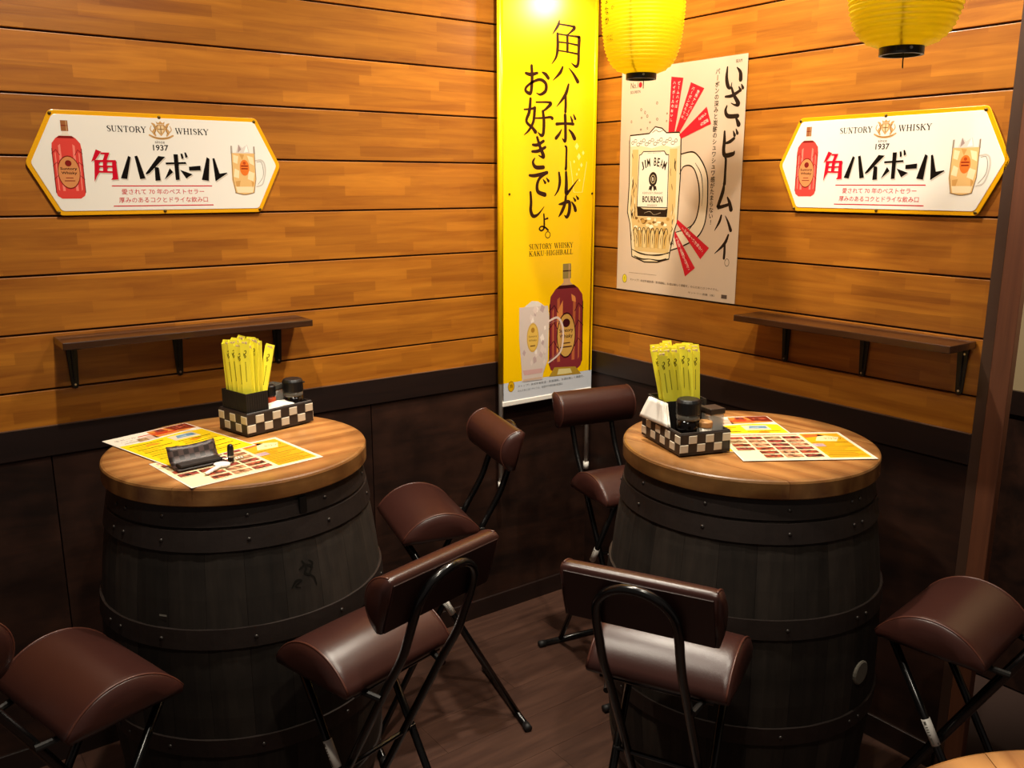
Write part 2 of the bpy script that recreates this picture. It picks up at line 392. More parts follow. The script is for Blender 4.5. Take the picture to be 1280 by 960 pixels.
def caps(pr, t, x, y, h, wtot, col, z=1, bold=1.35):
    """engraved-style serif capitals (h tall, wtot wide overall), thick and thin strokes"""
    T, t_ = 15 * bold, 6 * bold
    def V(cx, wd=T, y0=0, y1=100, a=1, b=1):
        o = [[(cx, y0, wd), (cx, y1, wd)]]
        if a: o.append([(cx - 15, y0, t_), (cx + 15, y0, t_)])
        if b: o.append([(cx - 15, y1, t_), (cx + 15, y1, t_)])
        return o
    R = [[(a * 1.0, b * 1.0, c) for a, b, c in k] for k in []]
    L = {
    'S': (70, [[(60,20,t_),(50,2,t_),(25,2,t_+3),(12,22,T),(35,46,T),(62,66,T),(58,92,t_+3),(30,99,t_),(10,82,t_)]]),
    'U': (95, V(18,T,0,60,1,0)+[[(18,60,T),(28,92,T*.8),(50,99,t_),(74,90,t_),(80,60,t_)],[(80,60,t_),(80,0,t_)],[(67,0,t_),(93,0,t_)]]),
    'N': (100, V(18,t_)+[[(16,0,T),(82,100,T)]]+V(82,t_,0,100,1,0)),
    'T': (90, V(45,T,0,100,0,1)+[[(6,0,t_),(84,0,t_)],[(6,0,t_),(5,20,t_)],[(84,0,t_),(85,20,t_)]]),
    'O': (100, [[(50,1,t_),(20,16,T*.8),(10,50,T),(20,84,T*.8),(50,99,t_),(80,84,T*.8),(90,50,T),(80,16,T*.8),(50,1,t_)]]),
    'R': (95, V(20)+[[(20,2,t_),(55,2,t_),(72,25,T),(55,50,t_),(20,50,t_)],[(48,50,T),(88,100,T)]]),
    'Y': (90, [[(8,0,T),(45,52,T)],[(82,0,t_),(45,52,t_)]]+V(45,T,50,100,0,1)+[[(0,0,t_),(24,0,t_)],[(68,0,t_),(92,0,t_)]]),
    'W': (130, [[(8,0,T),(38,100,T)],[(38,100,t_),(65,5,t_)],[(62,0,T),(92,100,T)],[(92,100,t_),(120,0,t_)],[(0,0,t_),(26,0,t_)],[(50,0,t_),(76,0,t_)],[(106,0,t_),(132,0,t_)]]),
    'H': (105, V(20)+V(85)+[[(20,49,t_),(85,49,t_)]]),
    'I': (45, V(22)),
    'K': (100, V(20)+[[(82,0,t_),(26,56,t_)],[(42,40,T),(86,100,T)],[(70,0,t_),(96,0,t_)],[(72,100,t_),(100,100,t_)]]),
    'A': (100, [[(48,0,t_),(14,100,t_)],[(48,0,T),(84,100,T)],[(26,65,t_),(70,65,t_)],[(2,100,t_),(26,100,t_)],[(70,100,t_),(98,100,t_)]]),
    'G': (98, [[(84,22,t_),(70,4,t_),(45,1,t_),(16,22,T),(10,50,T),(18,80,T),(48,99,t_),(84,88,t_)],[(80,90,T*.8),(80,56,T*.8)],[(64,55,t_),(94,55,t_)]]),
    'B': (88, V(20)+[[(20,2,t_),(50,2,t_),(68,24,T),(50,47,t_),(20,47,t_)],[(20,47,t_),(56,48,t_),(76,74,T),(56,98,t_),(20,98,t_)]]),
    'L': (82, V(20)+[[(20,98,t_),(76,98,t_),(78,76,t_)]]),
    '·': (50, [[(20,50,14),(30,50,14)]]), ' ': (55, []),
    }
    tot = sum(L[c][0] + 12 for c in t); k = wtot / tot; ky = h / 100.0; cx = x
    for c in t:
        wd, st = L[c]
        for q in st:
            pr.stroke([(cx + a * k, y + (100 - b) * ky, max(ww * min(k, ky), 0.25)) for a, b, ww in q], col, z, smooth=len(q) > 2, sub=4)
        cx += (wd + 12) * k
    return pr

def whisky_bottle(pr, cx, y0, y1, hw, body, hi, dark, cap, label, z=1, tan=False, lr=0.70):
    """square-shouldered cut-glass bottle: cap, neck, faceted body, oval label (mm)"""
    H = y1 - y0
    Y = lambda f: y0 + f * H
    pr.poly([(cx - hw * .24, Y(.865)), (cx + hw * .24, Y(.865)), (cx + hw * .24, Y(1)), (cx - hw * .24, Y(1))], cap, z + 1)
    pr.rect(cx - hw * .24, Y(.93), cx + hw * .24, Y(.94), dark, z + 2)
    pr.rect(cx + hw * .1, Y(.868), cx + hw * .16, Y(.995), 'C49A6A', z + 2)
    pr.poly([(cx - hw * .4, Y(.80)), (cx + hw * .4, Y(.80)), (cx + hw * .2, Y(.83)), (cx + hw * .19, Y(.868)), (cx - hw * .19, Y(.868)), (cx - hw * .2, Y(.83))], 'E8D9C4' if not tan else 'C9A070', z)
    bd = [(-.62, 0), (.62, 0), (.9, .035), (1, .09), (1.0, .62), (.94, .71), (.66, .775), (.42, .805), (-.42, .805), (-.66, .775), (-.94, .71), (-1, .62), (-1, .09), (-.9, .035)]
    pr.poly([(cx + a * hw, Y(b)) for a, b in bd], body, z + 1)
    pr.poly([(cx + a * hw, Y(b)) for a, b in ((-.42, .805), (.42, .805), (.6, .775), (-.6, .775))], dark, z + 2)
    for sx in (-1, 1):
        pr.poly([(cx + sx * a * hw, Y(b)) for a, b in ((.35, .1), (.52, .1), (.55, .68), (.40, .70))], hi, z + 2)
        pr.poly([(cx + sx * a * hw, Y(b)) for a, b in ((.72, .1), (.8, .12), (.82, .58), (.75, .6))], hi, z + 2)
        for b in (.25, .42, .58):
            pr.stroke([(cx + sx * hw, Y(b), hw * .05), (cx + sx * hw * .72, Y(b + .05), hw * .05), (cx + sx * hw * .5, Y(b - .02), hw * .04)], dark, z + 3, smooth=False)
        pr.stroke([(cx + sx * hw * .97, Y(.08), hw * .06), (cx + sx * hw * .97, Y(.64), hw * .06)], dark, z + 3, smooth=False)
    pr.ell(cx, Y(.34), hw * (lr + .05), H * .215, dark, z + 4); pr.ell(cx, Y(.34), hw * lr, H * .20, label, z + 5)
    pr.ell(cx, Y(.455), hw * .22, H * .04, dark, z + 6)
    pr.text('Suntory', cx, Y(.36), H * .045, '2A1210', z + 6, w=hw * lr * 1.6, center=True, bold=0.02)
    pr.text('Whisky', cx, Y(.305), H * .045, '2A1210', z + 6, w=hw * lr * 1.5, center=True, bold=0.02)
    pr.rect(cx - hw * .25, Y(.262), cx + hw * .25, Y(.272), dark, z + 6); pr.rect(cx - hw * .35, Y(.225), cx + hw * .35, Y(.236), dark, z + 6)

# ---------------------------------------------------------------- materials
M_BOARD = wood('laminated_pine_boards', '884A0C', 'B97620', 0.42, (3.0, 45.0, 45.0), lamella=(0.20, 0.0284), contrast=1.0, coat=0.03)
M_PANEL = wood('dark_stained_panel', '1A0F0B', '3A2218', 0.5, (2.5, 14.0, 14.0), contrast=1.3, spec=0.3, blotch=0.5)
M_RAIL = wood('dark_rail', '150B08', '24130D', 0.45, (2.0, 40.0, 40.0))
M_FLOOR = wood('dark_vinyl_planks', '35211A', '553A2E', 0.45, (2.5, 26.0, 26.0), contrast=1.2, spec=0.35, vary=(0.94, 1.05))
M_WORN = mat('worn_edge', '5A4030', 0.5, 0, 0.75, 9)
M_POST = wood('reddish_post', '4E2A1A', '6E4028', 0.5, (40.0, 40.0, 2.0))
M_TOP = wood('scorched_pine_top', '8A5226', 'CA9050', 0.36, (2.2, 24.0, 24.0), rings=True, contrast=1.15, coat=0.2, vary=(0.8, 1.15), blotch=0.25, scorch=(0.27, 0.325, 0.5))
M_STAVE = wood('weathered_oak_stave', '1B1714', '362E27', 0.7, (40.0, 40.0, 2.5), contrast=0.8, spec=0.25, vary=(0.72, 1.5), blotch=0.4)
M_SHELF = wood('varnished_dark_shelf', '26140A', '4A2A14', 0.28, (2.0, 40.0, 40.0), coat=0.4)
M_HOOP = mat('old_iron_hoop', '2A211D', 0.5, 0.3, 0.35, 25, 0.2, 90)
M_RIVET = mat('rivet', '4A4542', 0.4, 0.8)
M_VINYL = mat('brown_vinyl', '381D18', 0.30, 0, 0.12, 12, 0.12, 700, spec=0.5)
M_VINYL2 = mat('brown_vinyl_back', '2E1713', 0.40, 0, 0.1, 12, 0.1, 700)
M_PIPING = mat('vinyl_piping', '4E2A20', 0.32)
M_TUBE = mat('black_enamel_tube', '0B0A0A', 0.22, 0.0, spec=0.6)
M_RUBBER = mat('black_rubber', '100E0E', 0.6)
M_BLACK = mat('black_plastic', '0E0D0E', 0.4)
M_IRON = mat('black_iron', '14110F', 0.45, 0.3)
M_WHITE = mat('white_enamel', 'E6E0D6', 0.35)
M_CREAM = mat('cream_plaster', 'A08A66', 0.8, 0, 0.08, 4)
M_CEIL = mat('dark_ceiling', '3A2A1E', 0.8, 0, 0.1, 6)
M_YEL = mat('yellow_paper', 'FFF544', 0.5)
M_PAPER = mat('white_paper', 'EEE8DC', 0.7)
M_STEEL = mat('steel', 'B8B4AC', 0.3, 1.0)

# ================================================================= SETTING
def struct(name, bm, m, **k):
    o = link(name, bm, m, **k); o['kind'] = 'structure'; return o

# floor: slab with planks running along the left wall
floor = struct('floor', boxbm((-3.3, -3.3, -0.04), (0.6, 0.06, -0.006)), mat('floor_joint', '3A261E', 0.7))
PW, PL = 0.148, 0.91
plank_me = {}
def plank_mesh(l):
    k = round(l, 3)
    if k not in plank_me:
        bm = boxbm((-l / 2 + .0004, -PW / 2 + .0004, -0.006), (l / 2 - .0004, PW / 2 - .0004, 0.0))
        me = bpy.data.meshes.new('plank'); bm.to_mesh(me); bm.free(); me.materials.append(M_FLOOR); plank_me[k] = me
    return plank_me[k]
for r in range(20):
    y = -0.012 - PW / 2 - r * PW
    x = 0.0 - ((r * 0.37) % 1.0) * PL
    first = -x
    if first > 0.05: linkme('plank', plank_mesh(first), floor, loc=(-first / 2, y, 0))
    while x > -2.7:
        linkme('plank', plank_mesh(PL), floor, loc=(x - PL / 2, y, 0)); x -= PL

ceiling = struct('ceiling', boxbm((-3.3, -3.3, 2.85), (0.6, 0.06, 2.91)), M_CEIL)

Z_LINE = [2.0089 - 0.142 * k for k in range(-5, 8)]       # joints between wall boards
Z_W = 0.9234                                               # top of the wainscot
# left wall: plane y = 0 running to -x ; build mirrored so that the boards face -y
def left_wall():
    root = struct('wall_left', boxbm((-3.607, 0.012, 0), (0.6, 0.09, 2.85)), mat('wall_backing', '3A1E0E', 0.8))
    return root
def boards(root, L, origin, rz):
    """L = length; origin = wall end nearest the corner; rz turns local x along the wall"""
    zs = [Z_W - 0.004] + sorted(Z_LINE) + [2.85]
    GAP = 0.0048
    c, s_ = math.cos(rz), math.sin(rz)
    def at(d, z): return (origin[0] + c * d, origin[1] + s_ * d, z)
    for i in range(len(zs) - 1):
        a2 = zs[i] + (GAP / 2 if i else 0); b2 = zs[i + 1] - GAP / 2; h = b2 - a2
        if h < 0.01: continue
        link('board', boxbm((-L / 2, 0, -h / 2), (L / 2, 0.012, h / 2)), M_BOARD, root, bevel=0.0015, loc=at(L / 2, (a2 + b2) / 2), rot=(0, 0, rz))
    x = 0.0
    while x < L - 0.01:
        e = min(x + 0.902, L); hl = (e - x) / 2
        link('wainscot_panel', boxbm((-hl + .0015, -0.004, 0.02), (hl - .0015, 0.012, Z_W - 0.078)), M_PANEL, root, bevel=0.001, loc=at(x + hl, 0), rot=(0, 0, rz)); x = e
    link('wainscot_rail', boxbm((-L / 2, -0.010, -0.039), (L / 2, 0.012, 0.039)), M_RAIL, root, bevel=0.002, loc=at(L / 2, Z_W - 0.039), rot=(0, 0, rz))
    link('worn_edge', boxbm((-L / 2, -0.0108, -0.0012), (L / 2, -0.0035, 0.0008)), M_WORN, root, loc=at(L / 2, Z_W), rot=(0, 0, rz))
wl = left_wall()
def boards_left():
    L = 3.607
    zs = [Z_W - 0.004] + sorted(Z_LINE) + [2.85]
    boards(wl, L, (-L, 0.0), 0.0)
boards_left()
wr = struct('wall_right', boxbm((0.012, -1.42, 0), (0.09, 0.0, 2.85)), mat('wall_backing', '3A1E0E', 0.8))
boards(wr, 1.42, (0.0, 0.0), -PI / 2)
struct('baseboard_left', boxbm((-3.3, -0.014, 0.0), (-0.012, -0.004, 0.066)), M_RAIL, bevel=0.002)
struct('baseboard_right', boxbm((-0.014, -1.42, 0.0), (-0.004, -0.014, 0.066)), M_RAIL, bevel=0.002)
struct('trim_1', boxbm((-0.008, -1.446, 0.0), (0.014, -1.4205, 2.85)), mat('dark_trim', '3C261A', 0.5, 0, 0.2, 20))
struct('trim_2', boxbm((-0.010, -1.492, 0.0), (0.014, -1.4465, 2.85)), M_POST, bevel=0.002)
wk = struct('wall_recess', boxbm((0.57, -3.3, 0.0), (0.62, 0.0, 2.85)), M_CREAM)
link('wainscot_panel', boxbm((0.562, -3.3, 0.0), (0.57, 0.0, Z_W)), M_PANEL, wk)
link('wainscot_rail', boxbm((0.556, -3.3, Z_W - 0.07), (0.562, 0.0, Z_W)), M_RAIL, wk)

# ================================================================= BARREL TABLES
Z_TOP = 0.935
R_TOP = 0.288
def r_barrel(z): return 0.318 - 0.048 * ((z - 0.47) / 0.425) ** 2
Z_HEAD = 0.893
def make_barrel():
    t = empty('barrel_table')
    ns = 24
    prof = [(r_barrel(z), z) for z in [Z_HEAD * k / 14 for k in range(15)]]
    da = 2 * PI / ns
    me = None
    for i in range(ns):
        if me is None:
            bm = bmesh.new(); g = 0.0030; cols = []
            for j in range(4):
                a = -da / 2 + g / 2 * 0.6 + (da - g * 0.6) * j / 3
                dr = -0.0012 if j in (0, 3) else 0.0
                cols.append([bm.verts.new(((r + dr) * math.cos(a), (r + dr) * math.sin(a), z)) for r, z in prof])
            inn = [[bm.verts.new(((r - 0.02) * math.cos(a), (r - 0.02) * math.sin(a), z)) for r, z in prof] for a in (-da / 2 + g * .3, da / 2 - g * .3)]
            grid = cols + [inn[1], inn[0]]
            for j in range(6):
                A, B = grid[j], grid[(j + 1) % 6]
                for k in range(14): bm.faces.new((A[k], B[k], B[k + 1], A[k + 1]))
            bm.faces.new([c[0] for c in grid][::-1]); bm.faces.new([c[-1] for c in grid])
            st = link('stave', bm, M_STAVE, t, smooth=False); me = st.data
        else:
            linkme('stave', me, t, rot=(0, 0, da * i))
    link('barrel_head', (lambda b: (lathe(b, [(0.255, Z_HEAD - 0.03), (0.255, Z_HEAD - 0.012)], 40), b)[1])(bmesh.new()), M_STAVE, t)
    for zc, hw in ((0.870, 0.020), (0.822, 0.021), (0.622, 0.021), (0.378, 0.020), (0.178, 0.021), (0.024, 0.022)):
        bm = bmesh.new()
        e = 0.0045
        lathe(bm, [(r_barrel(zc - hw) - 0.002, zc - hw), (r_barrel(zc - hw) + e, zc - hw), (r_barrel(zc) + e, zc), (r_barrel(zc + hw) + e, zc + hw), (r_barrel(zc + hw) - 0.002, zc + hw)], 72, False, False)
        h = link('hoop', bm, M_HOOP, t, smooth=False)
        rv = None
        for a in RIVETS:
            pos = ((r_barrel(zc) + e) * math.cos(a), (r_barrel(zc) + e) * math.sin(a), zc)
            if rv is None:
                b2 = bmesh.new(); lathe(b2, [(0.0045, -0.001), (0.004, 0.0015), (0.002, 0.0028)], 8, M=Matrix.Rotation(PI / 2, 4, 'Y'))
                rv = link('rivet', b2, M_RIVET, h, smooth=True, loc=pos, rot=(0, 0, a))
            else: linkme('rivet', rv.data, h, loc=pos, rot=(0, 0, a))
    # round top glued up from five planks, rounded rim
    edges = [-R_TOP, -0.19, -0.062, 0.066, 0.185, R_TOP]
    for k in range(5):
        bm = bmesh.new()
        y0, y1 = edges[k] + 0.0004, edges[k + 1] - 0.0004
        prof = [(0.0, 0.0), (0.0, 0.004), (0.004, 0.0), ]
        def outline(inset):
            R = R_TOP - inset; pts = []
            ya, yb = max(y0, -R + 1e-4), min(y1, R - 1e-4)
            n = 14
            for i in range(n + 1):
                y = ya + (yb - ya) * i / n
                if k in (0, 4):
                    a0 = math.asin(max(-1, min(1, ya / R))); a1 = math.asin(max(-1, min(1, yb / R))); y = R * math.sin(a0 + (a1 - a0) * i / n)
                pts.append((math.sqrt(max(R * R - y * y, 1e-8)), y))
            return pts + [(-x, y) for x, y in reversed(pts)]
        lv = [(0.003, Z_HEAD + 0.001), (0.0, Z_HEAD + 0.004), (0.0, Z_TOP - 0.006), (0.002, Z_TOP - 0.002), (0.006, Z_TOP)]
        rings = [[bm.verts.new((x, y, z)) for x, y in outline(ins)] for ins, z in lv]
        n = len(rings[0])
        for a in range(len(lv) - 1):
            for i in range(n): bm.faces.new((rings[a][i], rings[a][(i + 1) % n], rings[a + 1][(i + 1) % n], rings[a + 1][i]))
        bm.faces.new(rings[0][::-1]); bm.faces.new(rings[-1])
        link('top_plank', bm, M_TOP, t)
    return t
RIVETS = [math.radians(a) for a in (186, 194, 215, 250, 285, 320, 352, 358, 30, 110)]
CL = (-1.490, -0.496); CR = (-0.521, -1.159); C3 = (-1.365, -2.312)
bt = make_barrel(); bt.location = (CL[0], CL[1], 0)
# every barrel is turned differently; the planks of the top lie with the room
bt.rotation_euler = (0, 0, 0.06)
tag(bt, 'left oak barrel table with round pine top, wallet and keys on it', 'table', 'barrel tables')
br_ = dup(bt); br_.location = (CR[0], CR[1], 0); br_.rotation_euler = (0, 0, -PI / 2 + 0.12)
tag(br_, 'right oak barrel table with round pine top, in front of the right wall shelf', 'table')
b3 = dup(bt); b3.location = (C3[0], C3[1], 0); b3.rotation_euler = (0, 0, 0.9)
tag(b3, 'barrel table showing only the bright rim of its top at the bottom right corner', 'table')
# small iron clip under the rim of the left top
_a = math.radians(-83.3) - 0.06
clip = link('iron_clip', boxbm((-0.003, -0.008, -0.02), (0.004, 0.008, 0.014)), M_IRON, bt, loc=(0.281 * math.cos(_a), 0.281 * math.sin(_a), 0.874), rot=(0, 0, _a))

# pale wooden bung in the bilge of the right barrel
_a = math.radians(-85.8) - (-PI / 2 + 0.12)
bm = bmesh.new(); lathe(bm, [(0.027, -0.004), (0.027, 0.002), (0.024, 0.004)], 20, M=Matrix.Rotation(PI / 2, 4, 'Y'))
_o = link('bung', bm, mat('pale_bung', '6A6458', 0.7, 0, 0.2, 60), br_, loc=(r_barrel(0.484) * math.cos(_a), r_barrel(0.484) * math.sin(_a), 0.484), rot=(0, 0, _a)); _o['label'] = 'pale round bung'
# faded stencil scrawl and a chalk dash on the staves of the left barrel
def on_barrel(a0, z0):
    def fn(x, y, h):
        z = z0 + y; a = a0 + x / 0.31
        r = r_barrel(z) + 0.0006 + h
        return Vector((r * math.cos(a), r * math.sin(a), z))
    return fn
p = Print(); ik = '14110D'
p.stroke([(-30, -26, 3), (-20, -14, 5), (-8, -16, 4), (-22, -24, 3), (-12, -30, 2)], ik); p.stroke([(-2, 24, 3), (6, 10, 5), (2, -2, 5), (14, -10, 4)], ik); p.stroke([(-10, 8, 3), (4, 14, 5), (20, 6, 4), (12, -6, 3), (22, -18, 4), (26, -34, 2)], ik); p.stroke([(14, 22, 2), (22, 14, 4), (18, 4, 2)], ik)
p.place('stencil_mark', bt, on_barrel(math.radians(-86.2) - 0.06, 0.731), 0.8)
p = Print(); p.rect(-9, -2, 8, 2, '7A766C'); p.place('chalk_mark', bt, on_barrel(math.radians(-141) - 0.06, 0.668), 0.8)

# ================================================================= FOLDING CHAIRS
CW, CD, CZ, CH = 0.275, 0.218, 0.603, 0.062
def dome(w, d, h, base=0.010, nx=14, ny=18, flat_axis='z', puff=0.006):
    """D-section cushion: flat underside, arched across d, extruded along w with slightly puffed ends"""
    bm = bmesh.new()
    xs = [-w / 2 - puff * 0.0] + [-w / 2 + 0.004, -w / 2 + 0.014] + [-w / 2 + w * k / nx for k in range(1, nx)] + [w / 2 - 0.014, w / 2 - 0.004, w / 2]
    xs = sorted(xs)
    R = (d * d / 4 + h * h) / (2 * h); a = math.asin((d / 2) / R)
    prof = [(R * math.sin(-a + 2 * a * k / ny), base + R * math.cos(-a + 2 * a * k / ny) - (R - h)) for k in range(ny + 1)]
    prof = [(-d / 2 + 0.004, 0.0)] + prof + [(d / 2 - 0.004, 0.0)]
    rings = []
    for x in xs:
        e = min(x + w / 2, w / 2 - x)
        sc = 1.0 if e > 0.012 else 0.94 + 0.06 * math.sqrt(max(0, 1 - (1 - e / 0.012) ** 2))
        crown = 1.0 + 0.04 * (1 - (2 * x / w) ** 2)
        rings.append([bm.verts.new((x, y * (0.5 + 0.5 * sc), z * sc * crown)) for y, z in prof])
    n = len(prof)
    for A, B in zip(rings, rings[1:]):
        for k in range(n): bm.faces.new((A[k], A[(k + 1) % n], B[(k + 1) % n], B[k]))
    # puffed ends
    for r, s in ((rings[0], -1), (rings[-1], 1)):
        cy = sum(v.co.y for v in r) / n; cz = 0.4 * max(v.co.z for v in r)
        mid = [bm.verts.new((r[0].co.x + s * puff, cy + (v.co.y - cy) * 0.6, cz + (v.co.z - cz) * 0.6)) for v in r]
        for k in range(n):
            q = (r[k], r[(k + 1) % n], mid[(k + 1) % n], mid[k]); bm.faces.new(q if s > 0 else q[::-1])
        bm.faces.new(mid if s > 0 else mid[::-1])
    bmesh.ops.recalc_face_normals(bm, faces=bm.faces)
    return bm, prof
def piping_bm(w, prof, s, r=0.0024):
    bm = bmesh.new()
    if s:
        tube(bm, [(s * (w / 2 - 0.004), y * 0.985, z * 0.985) for y, z in prof[1:-1]], r, 6)
    return bm

BACK_A, BACK_B = Vector((0, -0.204, 0.764)), Vector((0, -0.237, 0.874))
def make_chair():
    t = empty('folding_chair')
    bm, prof = dome(CW, CD, CH)
    seat = link('seat', bm, M_VINYL, t, smooth=True, loc=(0, 0, CZ))
    for s in (-1, 1): link('piping', piping_bm(CW, prof, s), M_PIPING, seat, smooth=True)
    # backrest: the same D-section stood on edge, flat side to the rear
    H = (BACK_B - BACK_A).length
    bm, prof = dome(CW, H, 0.045)
    ang = math.atan2(BACK_B.y - BACK_A.y, BACK_B.z - BACK_A.z)       # lean
    mid = (BACK_A + BACK_B) / 2
    # local y (across) -> up, local z (bulge) -> forward (+y)
    Mx = Matrix.Translation(mid) @ Matrix.Rotation(-ang, 4, 'X') @ Matrix(((1, 0, 0, 0), (0, 0, 1, 0), (0, 1, 0, 0), (0, 0, 0, 1)))
    bmesh.ops.transform(bm, matrix=Mx, verts=bm.verts); bmesh.ops.recalc_face_normals(bm, faces=bm.faces)
    back = link('backrest', bm, M_VINYL, t, smooth=True)
    for s in (-1, 1):
        b2 = piping_bm(CW, prof, s); bmesh.ops.transform(b2, matrix=Mx, verts=b2.verts); link('piping', b2, M_PIPING, back, smooth=True)
    # stitched back panel
    b3_ = boxbm((-CW / 2 + 0.006, -H / 2 + 0.006, -0.003), (CW / 2 - 0.006, H / 2 - 0.008, 0.001)); bmesh.ops.transform(b3_, matrix=Mx, verts=b3_.verts)
    bmesh.ops.recalc_face_normals(b3_, faces=b3_.faces)
    link('back_panel', b3_, M_VINYL2, back, bevel=0.001)
    # bent tube: front feet, up past the seat, inverted U behind the backrest
    hw = 0.073
    side = [(hw, 0.182, 0.012), (hw, 0.088, 0.188), (hw, -0.05, 0.443), (hw, -0.140, 0.607), (hw, -0.185, 0.685), (hw, -0.205, 0.735), (hw, -0.222, 0.782), (hw * .93, -0.234, 0.818), (hw * .68, -0.243, 0.844), (hw * .35, -0.248, 0.858)]
    pts = side + [(0, -0.250, 0.862)] + [(-x, y, z) for x, y, z in reversed(side)]
    link('back_tube', tubebm(catmull(pts, 4), 0.0085, 10), M_TUBE, t, smooth=True)
    lm = None
    for sx in (-1, 1):
        bm = tubebm([(sx * 0.098, 0.088, 0.598), (sx * 0.098, -0.232, 0.012)], 0.0085, 10)
        link('leg', bm, M_TUBE, t, smooth=True)
    for y, nm in ((0.182, 'front_bar'), (-0.232, 'rear_bar')):
        b = link(nm, tubebm([(-0.168, y, 0.011), (0.168, y, 0.011)], 0.009, 10), M_TUBE, t, smooth=True)
        for sx in (-1, 1):
            link('foot_cap', tubebm([(sx * 0.155, y, 0.011), (sx * 0.178, y, 0.011)], 0.011, 10), M_RUBBER, b, smooth=True)
    link('pivot_rod', tubebm([(-0.103, -0.026, 0.397), (0.103, -0.026, 0.397)], 0.005, 8), M_TUBE, t)
    for sx in (-1, 1): link('seat_rail', tubebm([(sx * 0.098, 0.092, 0.598), (sx * 0.098, -0.10, 0.598)], 0.005, 8), M_TUBE, t, smooth=True)
    for y in (0.088, -0.095): link('seat_rod', tubebm([(-0.11, y, 0.597), (0.11, y, 0.597)], 0.0055, 8), M_TUBE, t, smooth=True)
    for sx in (-1, 1):
        tube_pts = [(sx * 0.082, -0.136, 0.592), (sx * 0.092, -0.095, 0.597)]
        link('hinge', tubebm(tube_pts, 0.0065, 8), M_IRON, t)
    return t
def chair_at(c, x, y, deg, label):
    c.location = (x, y, 0); c.rotation_euler = (0, 0, math.radians(deg - 90)); c['label'] = label
    return c
ch0 = make_chair()
tag(ch0, 'x', 'chair', 'brown folding chairs around the barrel tables')
CH_ = [(-1.889, -0.778, 15.5, 'brown vinyl folding chair at the left edge, left of the left barrel'),
       (-1.4148, -0.954, 103.9, 'brown folding chair seen from behind, pulled up before the left barrel'),
       (-0.958, -0.431, 166.0, 'brown folding chair right of the left barrel, backrest turned to the banner'),
       (-0.331, -0.567, -100.8, 'brown folding chair in the corner under the yellow banner, behind right barrel'),
       (-0.949, -1.341, 27.1, 'brown folding chair seen from behind, in front of the right barrel'),
       (-0.3818, -1.606, 97.9, 'brown folding chair at the right edge, beside the dark post')]
chs = []
for i, (x, y, a, lb) in enumerate(CH_):
    c = ch0 if i == 0 else dup(ch0)
    chs.append(c)
for c, (x, y, a, lb) in zip(chs, CH_): chair_at(c, x, y, a, lb)
# paper maker's stickers wrapped on legs
def sticker(ch, sx, f):
    p0 = Vector((sx * 0.098, 0.088, 0.598)); p1 = Vector((sx * 0.098, -0.232, 0.012))
    d = (p1 - p0).normalized(); c = p0 + (p1 - p0) * f
    bm = bmesh.new(); tube(bm, [c - d * 0.028, c + d * 0.028], 0.0092, 12)
    o = link('sticker', bm, M_WHITE, ch, smooth=True); o['label'] = 'white paper sticker on leg'
    # the printed side: a narrow strip of small type along the outward face
    d_out = Vector((sx, 0, 0)); nrm = (d_out - d * d_out.dot(d)).normalized(); tan = d.cross(nrm)
    b2 = bmesh.new()
    for a, b, wd in ((-0.024, -0.017, 0.0045), (-0.013, -0.011, 0.005), (-0.008, -0.006, 0.005), (-0.003, -0.001, 0.005), (0.003, 0.005, 0.005), (0.010, 0.024, 0.0035)):
        q = [c + d * u + nrm * 0.0093 + tan * v for u, v in ((a, -wd / 2), (b, -wd / 2), (b, wd / 2), (a, wd / 2))]
        b2.faces.new([b2.verts.new(v) for v in q])
    link('sticker_print', b2, ink('6A675E'), o)
sticker(chs[1], -1, 0.29); sticker(chs[5], -1, 0.31); sticker(chs[3], 1, 0.33); sticker(chs[2], -1, 0.35)

# ================================================================= WALL SHELVES
def make_shelf(name, loc, rz, brackets, label):
    t = empty(name, loc, rz)                                 # local: x along wall, -y into the room, z=0 at shelf top
    link('shelf_board', boxbm((-0.318, -0.122, -0.018), (0.318, -0.0015, 0.0)), M_SHELF, t, bevel=0.002)
    for x in brackets:
        # iron angle: tapered wall leg with rounded foot and a stiffening rib, arm under the board
        bm = bmesh.new()
        leg = [(x - 0.014, -0.0185), (x - 0.0085, -0.128), (x - 0.006, -0.134), (x, -0.137), (x + 0.006, -0.134), (x + 0.0085, -0.128), (x + 0.014, -0.0185)]
        prism(bm, leg, -0.0075, -0.0012, XZ)
        arm = [(x - 0.014, -0.0012), (x - 0.0085, -0.098), (x, -0.104), (x + 0.0085, -0.098), (x + 0.014, -0.0012)]
        prism(bm, arm, -0.0225, -0.0182)
        bmesh.ops.recalc_face_normals(bm, faces=bm.faces)
        b = link('bracket', bm, M_IRON, t, bevel=0.001)
        r = boxbm((x - 0.003, -0.0115, -0.115), (x + 0.003, -0.0076, -0.024)); link('rib', r, M_IRON, b, bevel=0.001)
        for z in (-0.034, -0.126):
            link('screw', tubebm([(x + 0.0055 * (z > -0.1), -0.0074, z), (x + 0.0055 * (z > -0.1), -0.0098, z)], 0.0028, 8), M_STEEL, b)
    tag(t, label, 'shelf', 'wall shelves')
    return t
XZ = Matrix(((1, 0, 0, 0), (0, 0, 1, 0), (0, 1, 0, 0), (0, 0, 0, 1)))      # (x,y,z) -> (x, z, y)
make_shelf('wall_shelf', (-1.449, 0, 1.147), 0.0, (-0.281, -0.021, 0.257), 'narrow dark wooden shelf on three iron brackets, on the left wall')
make_shelf('wall_shelf', (0, -1.085, 1.150), -PI / 2, (-0.219, 0.029, 0.291), 'narrow dark wooden shelf on three iron brackets, on the right wall')

